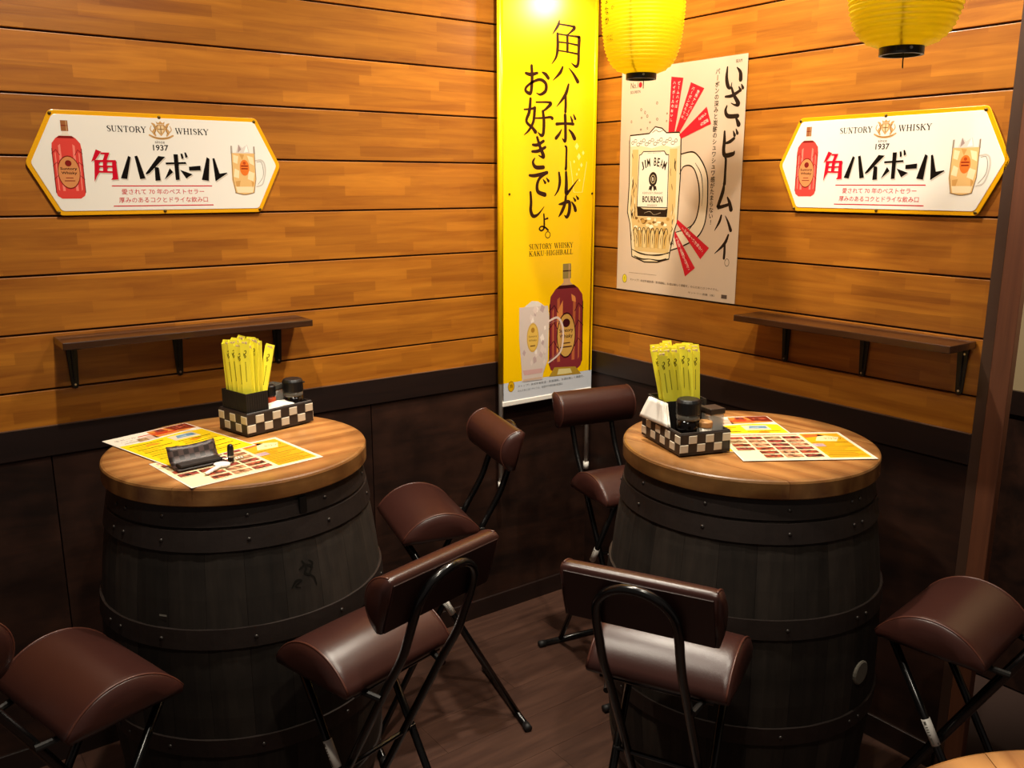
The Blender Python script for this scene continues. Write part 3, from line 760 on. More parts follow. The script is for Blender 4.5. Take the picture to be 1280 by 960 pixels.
# ================================================================= TIN SIGNS
def sign_outline(ins=0.0):
    W, Hh, Cc = 0.315, 0.1245, 0.253
    k = ins
    return [(-W + k * 1.12, 0), (-Cc + k * 0.62, -Hh + k), (Cc - k * 0.62, -Hh + k), (W - k * 1.12, 0), (Cc - k * 0.62, Hh - k), (-Cc + k * 0.62, Hh - k)]
def rounded(poly, r=0.010, n=4):
    out = []
    m = len(poly)
    for i in range(m):
        p = Vector(poly[i]); a = Vector(poly[i - 1]); b = Vector(poly[(i + 1) % m])
        u = (a - p).normalized(); v = (b - p).normalized()
        for k in range(n + 1):
            s = k / n; q = p + u * r * (1 - s) ** 2 + v * r * s ** 2
            out.append((q.x, q.y))
    return out
def make_sign():
    t = empty('tin_sign')
    bm = bmesh.new()
    prism(bm, rounded(sign_outline(0)), -0.008, -0.0045, XZ); bmesh.ops.recalc_face_normals(bm, faces=bm.faces)
    link('border', bm, mat('yellow_enamel', 'E8A60E', 0.22, coat=0.4), t, bevel=0.0012)
    bm = bmesh.new()
    prism(bm, rounded(sign_outline(0.0105), 0.008), -0.0092, -0.0075, XZ); bmesh.ops.recalc_face_normals(bm, faces=bm.faces)
    link('enamel_panel', bm, mat('white_sign_enamel', 'F0EADF', 0.2, coat=0.4), t, bevel=0.0006)
    fn = lambda x, y, z: Vector((x, -0.0094 - z, y))
    red, blk = 'C8142A', '14100E'
    p = Print()
    kaku = [[(-157,34),(-145,29),(-159,10),(-170,4),(-167,11)],[(-146,27),(-126,27),(-134,8.5),(-143,9),(-138,22),(-148,23)],[(-163,9),(-113,9),(-113,3.5),(-163,3.5)],[(-162,9),(-152,8),(-154,-22),(-159,-29),(-167,-44)],[(-122,9),(-113,9),(-111,-38),(-128,-39),(-124,-33)],[(-143,8),(-134,8),(-135,-19),(-145,-19)],[(-155,-4.5),(-119,-4.5),(-119,-9),(-155,-9)],[(-154,-17),(-119,-18),(-119,-22.5),(-154,-21.5)]]
    hb = [[(-83,20),(-77,17),(-90,-37),(-105,-35)],[(-68,19),(-61,21),(-46,-35),(-59,-37)],[(-10,21),(7,19),(-35,-22),(-44,-26),(-44,-22)],[(-21,-6),(-11,-8),(-9,-40),(-22,-41)],[(28,26),(39,26),(39,-38),(29,-39)],[(7,5),(58,7),(59,2),(7,0)],[(16,-9),(24,-19),(1,-38)],[(42,-13),(73,-24),(56,-35)],[(46,28),(51,28),(53,16),(48,14)],[(56,31),(60,31),(64,20),(58,17)],[(65,-5),(95,-2),(95,-14),(65,-15)],[(113,20),(120,16),(114,-41),(96,-38)],[(128,17),(133,18),(144,-22),(164,-19),(165,-21),(132,-42)]]
    for q in kaku: p.poly([(x + 2, y - 3) for x, y in q], 'C9BFB0', 1)
    for q in hb: p.poly([(x + 2, y - 3) for x, y in q], 'C9BFB0', 1)
    for i, q in enumerate(kaku): p.poly(q, red, 2 + i * 0.1)
    for i, q in enumerate(hb): p.poly(q, blk, 2 + i * 0.1)
    p.place('headline_print', t, fn, 0.25)
    p = Print()
    p.rect(-128, -55, 122, -52.5, red); p.rect(-128, -104.5, 122, -102, red)
    p.text('愛されて 70 年のベストセラー', -106, -75, 14, red, w=206, bold=0.003); p.text('厚みのあるコクとドライな飲み口', -114, -95.5, 14, red, w=222, bold=0.003)
    caps(p, 'SUNTORY', -127, 78, 13.5, 94, '2A2420'); caps(p, 'WHISKY', 38, 77, 13.5, 86, '2A2420', bold=1.3)
    p.text('since', -15, 52, 7, '2A2420', w=24); p.text('1937', -21, 34, 14.5, '2A2420', w=38, bold=0.02)
    p.place('small_print', t, fn, 0.25)
    # crest: shield between two supporters with a crown and ribbon
    p = Print(); g1, g2 = 'C79B62', '8A6236'
    p.poly([(-8, 98), (12, 98), (12, 82), (2, 70), (-8, 82)], g1, 1); p.poly([(-5, 95), (9, 95), (9, 83), (2, 75), (-5, 83)], 'E2C79A', 2); p.rect(-5, 86, 9, 88, g2, 3); p.rect(1, 76, 3, 95, g2, 3)
    p.poly([(-7, 99), (-9, 106), (-3, 102), (2, 107), (7, 102), (13, 106), (11, 99)], g1, 1)
    for s in (-1, 1):
        p.stroke([(2 + s * 14, 71, 4), (2 + s * 18, 80, 7), (2 + s * 13, 88, 6), (2 + s * 16, 97, 6), (2 + s * 21, 101, 3)], g1, 1)
        p.stroke([(2 + s * 20, 78, 2), (2 + s * 26, 86, 2.5), (2 + s * 23, 95, 1.5)], g1, 1); p.stroke([(2 + s * 12, 92, 2), (2 + s * 8, 96, 1.5)], g2, 2)
        p.stroke([(2 + s * 17, 76, 2), (2 + s * 13, 84, 2), (2 + s * 17, 94, 2)], g2, 2)
    p.stroke([(-27, 72, 4), (-14, 66, 5), (2, 64, 5), (18, 66, 5), (31, 72, 4)], g1, 1); p.stroke([(-20, 68, 1), (2, 64, 1.4), (24, 68, 1)], g2, 2)
    p.place('crest_print', t, fn, 0.25)
    p = Print()
    whisky_bottle(p, -222, -84, 100, 33.5, 'D8453C', 'EE8272', '7E201C', '9A6038', 'D28A54', 1)
    p.place('bottle_print', t, fn, 0.25)
    p = Print()
    p.poly([(179, 51), (178, 30), (245, 30), (244, 50), (240, 50), (240, 32), (183, 32), (183, 51)], 'B9AFA2', 1)
    p.poly([(183, 33), (192, 33), (200, 55), (210, 46), (216, 50), (224, 55), (230, 33), (239, 33), (239, 31), (183, 31)], 'D8CFC6', 1)
    p.poly([(197, 33), (200, 55), (207, 42)], 'A88F88', 2); p.poly([(214, 34), (222, 54), (226, 36)], 'F4F0EA', 2)
    p.poly([(179, 32), (244, 32), (243, -38), (236, -72), (222, -76), (200, -76), (184, -71), (177, -38)], 'E2B676', 2)
    for q in ([(184, 28), (198, 24), (194, 4), (183, 8)], [(222, 26), (238, 22), (240, 0), (228, 6)], [(186, -8), (198, -14), (196, -34), (182, -30)], [(224, -14), (240, -20), (236, -42), (220, -36)]): p.poly(q, 'F2DAAE', 3)
    for q in ([(200, 30), (214, 28), (208, 14)], [(230, -40), (238, -46), (232, -60)], [(186, -42), (200, -40), (196, -56), (188, -56)]): p.poly(q, 'CE9A58', 3)
    p.poly([(186, -56), (236, -56), (232, -72), (190, -72)], 'F0D9AE', 3)
    p.ell(213, -6, 13, 21, 'E0752E', 4); p.rect(203, -3, 223, 0, '8A2A16', 5); p.rect(204, -10, 222, -7, '8A2A16', 5); p.ell(213, 6, 4, 4, 'B84A20', 5)
    for x in (179.5, 243): p.stroke([(x, 50, 1.6), (x, -36, 1.6), (x + (6 if x < 200 else -7), -72, 1.6)], '7A6048', 4, smooth=False)
    p.stroke([(184, -72, 2), (210, -77, 2), (236, -72, 2)], '8A6E50', 4)
    p.stroke([(245, 13, 3), (259, 15, 3.5), (268, 8, 4), (271, -10, 4), (268, -30, 3.5), (260, -50, 3.5), (244, -56, 3)], 'C9C0B4', 1); p.stroke([(248, 9, 1), (260, 10, 1.2), (265, -8, 1.6), (263, -30, 1.2), (248, -50, 1)], '8C8378', 2)
    p.place('mug_print', t, fn, 0.25)
    for x, z in ((-0.251, 0.116), (0.0, 0.116), (0.247, 0.115), (0.249, -0.117), (-0.004, -0.117), (-0.254, -0.117)):
        b = bmesh.new(); lathe(b, [(0.0042, 0.0), (0.004, 0.001), (0.002, 0.0022)], 10, M=Matrix.Rotation(PI / 2, 4, 'X'))
        link('screw', b, mat('brass_screw', '6A5424', 0.4, 0.8), t, smooth=True, loc=(x, -0.0088, z))
    return t
sg = make_sign(); sg.location = (-1.470, 0, 1.566)
tag(sg, 'white six-sided tin sign with yellow border and red bottle, on the left wall', 'sign', 'tin advertising signs')
sg2 = dup(sg); sg2.location = (0, -1.119, 1.568); sg2.rotation_euler = (0, 0, -PI / 2)
tag(sg2, 'white six-sided tin sign with yellow border, on the right wall near the post', 'sign')

# ================================================================= YELLOW BANNER in a white pole frame
def make_banner():
    t = empty('hanging_banner', (-0.425, -0.045, 0.78))          # local origin: lower left corner of the cloth, x right, z up
    bm = bmesh.new()
    box(bm, (0.006, -0.0008, 0.074), (0.402, 0.0008, 1.60)); link('cloth', bm, mat('yellow_vinyl_cloth', 'F5C404', 0.27), t)
    bm = bmesh.new(); box(bm, (0.006, -0.0008, 0.008), (0.402, 0.0008, 0.0738)); link('white_hem', bm, mat('banner_white', 'C9CCD2', 0.35), t)
    for x, nm in ((0.0, 'pole'), (0.392, 'pole')):
        p = link(nm, tubebm([(x, 0.008, -0.29), (x, 0.008, 1.60)], 0.0085, 12), M_WHITE, t, smooth=True)
        sv = [(x, 0.008, 0.074), (x, 0.008, 1.595)]; link('cloth_sleeve', tubebm(sv, 0.0098, 14), mat('yellow_vinyl_cloth', 'F5C404', 0.27), t, smooth=True)
        link('end_cap', tubebm([(x, 0.008, -0.305), (x, 0.008, -0.278)], 0.0105, 12), M_WHITE, p, smooth=True)
        link('lock_button', tubebm([(x, 0.0, -0.05), (x, -0.003, -0.05)], 0.003, 8), M_BLACK, p)
    link('bottom_rail', boxbm((0.0, -0.004, -0.008), (0.402, 0.010, 0.010)), M_WHITE, t, bevel=0.003)
    link('top_rail', boxbm((0.0, -0.004, 1.596), (0.402, 0.010, 1.612)), M_WHITE, t, bevel=0.003)
    for x in (0.05, 0.35):
        link('wall_hook', tubebm([(x, 0.008, 1.600), (x, 0.0452, 1.600)], 0.003, 6), M_STEEL, t)
    fn = lambda x, y, z: Vector((x, -0.0010 - z, y))
    dk = '33190C'
    p = Print()
    for ch, cx, cy, wd, ht in (('角',263,1188,122,138),('ハ',262,1093,112,48),('イ',251,1018,57,92),('ボ',264,920,85,97),('ー',268,825,13,74),('ル',271,738,103,80),('が',280,661,88,74),
                               ('お',141,1065,99,90),('好',148,950,117,114),('き',151,838,61,98),('で',153,739,83,76),('し',142,671,66,81),('ょ',174,610,39,57)):
        p.glyph(G[ch], cx, cy, wd, ht, dk, 1.75 * min(1.0, (wd * ht) ** 0.5 / 80) if ch != 'ー' else 1.5)
    p.ring(192, 569, 12, 12, 3, dk)
    p.place('headline_print', t, fn, 0.35)
    p = Print()
    caps(p, 'SUNTORY WHISKY', 112, 523, 16.5, 194, dk); caps(p, 'KAKU·HIGHBALL', 112, 500, 15.5, 194, dk)
    p.place('small_print', t, fn, 0.35)
    p = Print(); pale = 'F7DA70'
    for (x, y), r in zip(((315,863),(325,829),(344,842),(304,812),(337,801),(326,786),(317,770),(330,750)), (12,12,8,6,8,5,6,5)):
        p.poly([(x, y - r), (x + r * .7, y), (x, y + r), (x - r * .7, y)], pale)
    p.stroke([(287,813,2.5),(305,710,2.5),(343,710,2.5),(361,812,2.5)], pale, smooth=False)
    p.place('glass_outline_print', t, fn, 0.35)
    p = Print()
    whisky_bottle(p, 279, 84, 467, 77, '7E2C30', 'B4603A', '3C1016', '8E7A44', 'C79A4C', 1, tan=True, lr=0.52)
    p.poly([(227, 104), (324, 96), (352, 66), (203, 73)], 'A8862C', 3); p.poly([(246, 96), (300, 92), (310, 74), (240, 76)], 'D7C88A', 4)
    for q in ([(236, 300), (262, 340), (262, 180), (236, 150)], [(300, 360), (318, 350), (322, 330), (304, 335)]): p.poly(q, 'D98A48', 4)
    p.place('bottle_print', t, fn, 0.35)
    p = Print()
    p.poly([(71,329),(194,327),(201,289),(196,136),(176,90),(173,68),(84,70),(81,123),(71,218)], 'CDBDB2', 12)
    p.poly([(86,325),(104,336),(125,348),(150,345),(166,336),(180,326)], 'D9D0C4', 11)
    random.seed(3)
    for k in range(22):
        x, y, r = random.uniform(82, 185), random.uniform(100, 320), random.uniform(6, 15)
        a = random.uniform(0, 2); p.poly([(x + r * math.cos(a + q * PI / 2) * random.uniform(.6, 1), y + r * math.sin(a + q * PI / 2) * 1.3) for q in range(4)], random.choice(['E6DAD0', 'B59E9A', 'D8C6BC', 'C2ABA6']), 12.3 + k * 0.1)
    p.ell(129, 221, 26, 51, 'C7A04C', 15); p.ell(129, 221, 22, 45, 'D8B050', 16)
    p.text('Suntory', 129, 220, 9, '4A2A14', 17, w=36, center=True); p.text('Whisky', 129, 206, 9, '4A2A14', 17, w=34, center=True); p.ell(129, 247, 8, 9, 'A67A2C', 17); p.rect(118, 190, 140, 194, '6A4A24', 17)
    p.stroke([(198,271,7),(238,281,8),(262,247,8),(263,187,7),(247,151,7),(199,124,6)], 'D8C4BA', 12); p.stroke([(200,262,2),(236,270,2),(253,245,2.5),(254,187,2),(240,156,2),(200,132,2)], '9A6A66', 13)
    p.poly([(86, 110), (174, 108), (170, 92), (92, 92)], 'C9A09A', 15.5); p.rect(88, 72, 170, 78, 'C7A890', 15.5)
    p.place('mug_print', t, fn, 0.35)
    p = Print(); p.ell(37, 60, 14, 19, 'D8A50A', 1); p.ring(37, 60, 14, 19, 2, '8A6A10', 2); p.text('角', 37, 54, 14, '6A4A08', 2, center=True)
    p.text('ストップ！未成年者飲酒・飲酒運転。お酒は楽しく適量を。', 66, 52, 8.5, '50565C', w=300); p.text('のんだあとはリサイクル。妊娠中や授乳期の飲酒は', 66, 36, 8.5, '50565C', w=200)
    p.place('fine_print', t, fn, 0.35)
    for x in (0.030, 0.388):
        link('eyelet', tubebm([(x, -0.0008, 0.705), (x, -0.0025, 0.705)], 0.004, 10), mat('dark_eyelet', '4A3A10', 0.5, 0.6), t)
    return t
bn = make_banner()
tag(bn, 'tall yellow banner with brush lettering and whisky bottle, hung in the corner', 'banner')

# ================================================================= POSTER on the right wall
def make_poster():
    t = empty('paper_poster', (-0.0022, -0.148, 1.161), -PI / 2)       # local x along the wall, z up, -y to the room
    bm = bmesh.new()
    nx, nz = 2, 2
    Wp, Hp = 0.523, 0.722
    wav = lambda x, z: -0.0008
    g = [[bm.verts.new((Wp * i / nx, wav(Wp * i / nx, Hp * j / nz), Hp * j / nz)) for j in range(nz + 1)] for i in range(nx + 1)]
    for i in range(nx):
        for j in range(nz): bm.faces.new((g[i][j], g[i + 1][j], g[i + 1][j + 1], g[i][j + 1]))
    sheet = link('sheet', bm, mat('poster_paper', 'CDB59C', 0.45, 0, 0.03, 6), t)
    md = sheet.modifiers.new('thick', 'SOLIDIFY'); md.thickness = 0.0004; md.offset = 1
    fn = lambda x, y, z: Vector((x, wav(x, y) - 0.0006 - z, y))
    dk = '241812'
    p = Print()
    for ch, cx, cy, wd, ht in (('い',473,661,64,64),('ざ',477,591,64,86),('、',495,537,14,21),('ビ',471,474,55,75),('ー',460,394,6,75),('ム',463,317,56,73),('ハ',462,241,66,50),('イ',461,171,58,75)):
        p.glyph(G[ch], cx, cy, wd, ht, dk, 1.5 if ch == 'ー' else 1.28)
    p.ring(485, 123, 9, 12, 1.6, dk)
    p.place('headline_print', t, fn, 0.5)
    p = Print(); p.vtext('バーボンの深みと炭酸のシュワシュワ感がたまらない！', 413, 692, 18, dk, pitch=18.4, bold=0.015)
    p.place('column_print', t, fn, 0.5)
    # mug drawn in ink
    p = Print()
    out = [(49,361),(45,495),(47,514),(136,517),(162,537),(192,531),(213,516),(268,515),(276,503),(280,380),(274,237),(263,209),(247,138),(244,118),(193,104),(132,101),(72,116),(58,225),(44,264)]
    p.poly(out, 'DCC8A0', 1)
    p.poly([(50,478),(47,512),(136,516),(162,535),(192,529),(213,514),(268,513),(273,500),(272,474),(240,470),(200,479),(150,470),(100,479)], 'EBDFC8', 2)
    p.poly([(60,468),(88,468),(88,282),(92,250),(228,250),(232,280),(230,466),(262,466),(264,250),(252,200),(240,135),(84,135),(70,215),(58,270)], 'CFAE70', 2)
    random.seed(11)
    for k in range(34):
        sx = random.choice([random.uniform(58, 82), random.uniform(238, 260)]); y = random.uniform(160, 455)
        l, wv = random.uniform(14, 40), random.uniform(2.0, 5.0)
        p.stroke([(sx, y, wv * .4), (sx + random.uniform(-4, 4), y - l / 2, wv), (sx + random.uniform(-5, 5), y - l, wv * .3)], random.choice([dk, '6A4A24', 'EBD9B4', dk]), 3, sub=4)
    for k in range(26):
        sx, y = random.uniform(84, 236), random.uniform(205, 246)
        p.ell(sx, y, random.uniform(4, 11), random.uniform(3, 7), random.choice(['A87C3A', 'E6D0A0', 'B88C48', 'F0E2C0', '7A5626']), 3 + k * .03, 9)
    for k in range(8):
        x = 84 + k * 20.5; xm = 158 + (x - 158) * .9
        p.poly([(x - 8, 206), (x + 8, 206), (xm + 7, 150), (xm - 7, 150)], ['DDBE80', 'C79F58'][k % 2], 4)
        p.stroke([(x - 8, 196, 1.5), (x - 5, 210, 3), (x, 215, 2), (x + 5, 210, 3), (x + 8, 196, 1.5)], dk, 5, sub=4)
        p.stroke([(x - 9, 205, 3.2), (xm - 8, 175, 2.2), (xm - 7, 148, 1.0)], dk, 5, sub=4); p.stroke([(x + 2, 196, 1), (xm + 2, 178, 3.4), (xm + 1, 160, 1)], random.choice([dk, '8A6430']), 5, sub=4)
    p.stroke([(72, 140, 2), (110, 128, 3.5), (158, 125, 3), (205, 128, 3.5), (246, 140, 2)], dk, 5); p.stroke([(84, 118, 3), (120, 110, 5), (158, 112, 2.5), (200, 110, 5), (232, 118, 3)], dk, 5)
    for k in range(16):
        x = 60 + k * 13; p.ring(x, 490 + 7 * math.sin(k * 2.1), 6 + (k % 3) * 1.5, 6, 2.0, dk, 3, 10)
    p.stroke([(q[0], q[1], 4.2) for q in out + [out[0]]], dk, 4, smooth=False); p.stroke([(74, 138, 1.6), (150, 126, 2), (244, 136, 1.6)], dk, 4)
    p.stroke([(150, 519, 2), (166, 526, 2), (180, 520, 2), (196, 524, 1.5)], dk, 4)
    ho = [(278,448,2.6),(322,454,3),(347,444,3),(373,416,3),(391,380,3),(396,330,3),(396,280,3),(388,232,3),(363,195,3),(310,166,3),(250,146,2.6)]
    hi = [(277,388,2),(291,409,2.4),(316,413,2.6),(336,402,2.6),(351,375,3),(361,340,3.4),(363,289,3.4),(348,240,3),(315,218,2.4),(270,205,2)]
    V = catmull(ho, 4); W_ = catmull(hi, 4)
    n = min(len(V), len(W_))
    for k in range(n - 1):
        a, b, c, d = V[int(k * (len(V) - 1) / (n - 1))], V[int((k + 1) * (len(V) - 1) / (n - 1))], W_[int((k + 1) * (len(W_) - 1) / (n - 1))], W_[int(k * (len(W_) - 1) / (n - 1))]
        p.poly([a[:2], b[:2], c[:2], d[:2]], 'E0CDB0', 0.6)
    p.stroke([(a, b, c * 1.5) for a, b, c in ho], dk, 4); p.stroke([(a, b, c * 1.5) for a, b, c in hi], dk, 4); p.stroke([(340,420,1.5),(366,385,3),(376,330,2),(374,290,1)], dk, 4.2); p.stroke([(352,250,1),(330,220,3),(300,200,1)], dk, 4.2)
    for x, y in ((95,594),(113,584),(124,572),(98,568),(166,610),(169,560),(212,575),(211,552),(51,558),(137,552),(96,531),(126,534),(258,594)):
        p.ring(x, y, random.uniform(2.5, 5), random.uniform(3, 5.5), 1.6, '4A3A2C', 1, 10)
    p.place('mug_drawing', t, fn, 0.5)
    p = Print(); lw = 'E9DCC4'
    p.poly([(88,280),(92,451),(100,452),(111,462),(207,461),(217,450),(228,449),(230,280)], dk, 5); p.poly([(91,283),(95,448),(103,450),(113,459),(205,458),(214,447),(225,446),(227,283)], lw, 6)
    p.poly([(89,282),(103,281),(121,275),(217,275),(231,280),(228,252),(93,252)], dk, 7); p.stroke([(125,262,.8),(150,268,1.4),(170,258,.8),(200,265,1.2)], 'B9A98E', 8)
    p.arc_text('JIM BEAM', 160, 322, 92, 27, '1A120C', math.radians(120), math.radians(60), 7, w=11.5, bold=0.02)
    p.ell(160, 372, 17, 21, dk, 7); p.ring(160, 372, 19, 23, 2, dk, 7); p.ell(160, 372, 11, 14, 'CBB894', 8); p.ell(160, 372, 9, 12, dk, 9); p.text('B', 160, 366, 12, lw, 10, center=True)
    for s in (-1, 1): p.poly([(160, 352), (160 + s * 15, 350), (160 + s * 19, 336), (160 + s * 12, 339), (160 + s * 6, 333)], dk, 7)
    p.text('KENTUCKY STRAIGHT', 160, 324, 7, '4A3A2C', 7, w=92, center=True); p.text('BOURBON', 160, 297, 21, dk, 7, w=92, center=True, bold=0.03); p.text('WHISKEY', 160, 285, 6, '4A3A2C', 7, w=46, center=True)
    p.text('JIM BEAM', 160, 453, 3.5, '6A5A4A', 7, w=60, center=True)
    p.place('label_print', t, fn, 0.5)
    p = Print(); red = 'C41E2C'
    bands = [([(225,685),(276,677),(248,518),(221,517)], ['ビームハイは', 'ハイボールのおいしさ']), ([(308,661),(363,639),(271,517),(252,518)], ['世界ナンバーワン', 'バーボンならでは']), ([(376,585),(396,534),(276,495),(268,507)], ['爽快な', 'うまさ']),
             ([(412,163),(379,126),(272,233),(275,246)], ['この味わい「本場の」']), ([(358,97),(318,67),(264,191),(266,209)], ['こだわりの製法「香ばし」'])]
    for q, tx in bands:
        p = Print(); p.poly(q, red, 5); p.place('red_band', t, fn, 0.5)
    p = Print(); wh = 'EADCCB'
    for q, tx in bands:
        a = Vector(((q[0][0] + q[1][0]) / 2, (q[0][1] + q[1][1]) / 2)); b = Vector(((q[2][0] + q[3][0]) / 2, (q[2][1] + q[3][1]) / 2))
        d = (b - a); L = d.length; d.normalize(); n_ = Vector((-d.y, d.x)); wtop = (Vector(q[0]) - Vector(q[1])).length; wbot = (Vector(q[2]) - Vector(q[3])).length
        for li, s in enumerate(tx):
            off = 0 if len(tx) == 1 else (0.22 if li == 0 else -0.20)
            for k, chx in enumerate(s):
                f = 0.10 + k * (0.085 if len(tx) == 2 else 0.075)
                if f > 0.86: break
                wd = wtop + (wbot - wtop) * f; h = min(12, wd * (0.3 if len(tx) == 2 else 0.55))
                c = a + d * (L * f) + n_ * (off * wd)
                rot = math.atan2(d.y, d.x) + PI / 2
                p.char(chx, c.x, c.y, h, wh, 6, rot + (PI / 2 if chx == 'ー' else 0))
    p.place('band_lettering', t, fn, 0.5)
    p = Print(); p.text('No.1', 43, 663, 19, dk, 1, w=34); p.text('BOURBON', 43, 647, 9, dk, 1, w=46); p.ell(88, 672, 8, 9, red, 1)
    p.ell(39, 38, 11, 15, 'D8C22A', 1); p.ring(39, 38, 11, 15, 1.5, '6A6010', 2); p.text('！', 39, 31, 14, '4A4408', 2, center=True)
    p.text('ストップ！未成年者飲酒・飲酒運転。お酒は楽しく適量を。のんだあとはリサイクル。', 66, 33, 8, '4A3A30', w=392); p.text('サントリー酒類（株）', 333, 14, 7, '4A3A30', w=110); p.rect(470, 12, 492, 24, '5A4A40'); p.rect(60, 60, 190, 61, '7A6A5A')
    p.text('BEAM', 480, 700, 9, dk, 1, w=22)
    p.place('fine_print', t, fn, 0.5)
    return t
po = make_poster()
tag(po, 'beige paper poster with an inked beer mug and red bands, on the right wall', 'poster')

# ================================================================= LANTERNS
def lantern_paper(name, emit):
    m, nt, b = new_mat(name)
    L = nt.links.new
    out = nt.nodes['Material Output']
    b.inputs['Base Color'].default_value = lin('F8DC10'); b.inputs['Roughness'].default_value = 0.5
    tr = N(nt, 'ShaderNodeBsdfTranslucent'); tr.inputs['Color'].default_value = lin('FCE418')
    mx = N(nt, 'ShaderNodeMixShader'); mx.inputs[0].default_value = 0.45
    L(b.outputs[0], mx.inputs[1]); L(tr.outputs[0], mx.inputs[2]); L(mx.outputs[0], out.inputs['Surface'])
    return m
M_LANT = lantern_paper('yellow_lantern_paper', 0)
def lantern_r(z):
    """body radius as a function of height above the lower ring"""
    h = [(0.0, 0.039), (0.003, 0.052), (0.010, 0.067), (0.022, 0.081), (0.039, 0.091), (0.064, 0.0995), (0.102, 0.1055), (0.15, 0.109), (0.20, 0.110)]
    pts = h + [(0.4 - a, r) for a, r in reversed(h[:-1])]
    for (a, ra), (b, rb) in zip(pts, pts[1:]):
        if z <= b: return ra + (rb - ra) * (z - a) / (b - a)
    return pts[-1][1]
def make_lantern():
    t = empty('paper_lantern')                                   # origin: centre of the lower ring
    bm = bmesh.new(); prof = []
    n = 44
    for k in range(n * 4 + 1):
        z = 0.4 * k / (n * 4); ph = (k % 4) / 4
        prof.append((lantern_r(z) - 0.0032 * math.sin(PI * ph) , z + 0.014))
    lathe(bm, prof, 56, False, False)
    link('paper_body', bm, M_LANT, t, smooth=True)
    for z0, nm in ((0.0, 'lower_ring'), (0.414, 'upper_ring')):
        bm = bmesh.new(); lathe(bm, [(0.034, z0), (0.040, z0), (0.040, z0 + 0.018), (0.034, z0 + 0.018)], 40, False, False)
        r_ = [v for v in bm.verts]
        # close the band
        bm2 = bm; rings = [r_[i * 40:(i + 1) * 40] for i in range(4)]
        for i in range(40): bm2.faces.new((rings[3][i], rings[3][(i + 1) % 40], rings[0][(i + 1) % 40], rings[0][i]))
        bmesh.ops.recalc_face_normals(bm, faces=bm.faces)
        rg = link(nm, bm, M_BLACK, t, smooth=False)
        for a in (-2.2, 0.9):
            link('rivet', tubebm([(0.0395 * math.cos(a), 0.0395 * math.sin(a), z0 + 0.009), (0.0425 * math.cos(a), 0.0425 * math.sin(a), z0 + 0.009)], 0.003, 8), M_STEEL, rg)
    bm = bmesh.new()
    for k in range(4):
        a = 0.5 + k * PI / 2
        tube(bm, [((lantern_r(0.4 * f) - 0.008) * math.cos(a), (lantern_r(0.4 * f) - 0.008) * math.sin(a), 0.014 + 0.4 * f) for f in [i / 24 for i in range(13)]], 0.0022, 6)
    link('inner_frame', bm, M_IRON, t)
    link('cord', tubebm([(0, 0, 0.447), (0, 0, 1.06)], 0.002, 6), M_BLACK, t)
    bm = bmesh.new(); tube(bm, [(-0.037, 0, 0.43), (-0.02, 0, 0.445), (0, 0, 0.448), (0.02, 0, 0.445), (0.037, 0, 0.43)], 0.0018, 6)
    link('handle_wire', bm, M_IRON, t)
    bm = bmesh.new(); tube(bm, [(0.010, 0, 0.012), (0.011, 0.002, -0.010), (0.009, 0, -0.022)], 0.0012, 6); tube(bm, [(-0.037, 0, 0.008), (0.037, 0, 0.008)], 0.0012, 6)
    link('pull_string', bm, M_IRON, t)
    return t
ln = make_lantern(); ln.location = (-0.405, -0.650, 1.786)
tag(ln, 'yellow paper lantern with black lettering, hanging in front of the poster', 'lantern', 'yellow paper lanterns')
ln2 = dup(ln); ln2.location = (-0.487, -1.432, 1.754)
tag(ln2, 'yellow paper lantern without visible lettering, hanging above the right tin sign', 'lantern')
# lettering on the first lantern, wrapped on its side towards the left of the view
def lantern_print(t):
    p = Print(); dk = '1C1608'
    p.vtext('お好きでしょなか', -2, 300, 22, dk, pitch=23.5, kx=0.85, bold=0.01)
    p.vtext('角ハイボールが', 22, 300, 12, dk, pitch=23.5)
    p.text('SUNTORY', -12, 84, 4.5, dk, w=30); p.text('HIGHBALL', -12, 76, 4.5, dk, w=30)
    ca = math.atan2(-2.417 + 0.650, -2.125 + 0.405)              # from the lantern towards the room
    a0 = ca - 0.98
    def fn(x, y, z):
        r = lantern_r(max(0.0, min(0.4, y))) + 0.0010
        a = a0 + x / 0.105
        return Vector((r * math.cos(a), r * math.sin(a), y + 0.014))
    p.place('lettering', t, fn, 0.5)
lantern_print(ln)
for lo, wt in (((-0.405, -0.650, 2.02), 1.1), ((-0.487, -1.432, 2.02), 0.55)):
    l = bpy.data.lights.new('lantern_bulb', 'POINT'); l.energy = wt; l.color = (1, 0.92, 0.78); l.shadow_soft_size = 0.035
    o = bpy.data.objects.new('lantern_bulb', l); COL.objects.link(o); o.location = lo

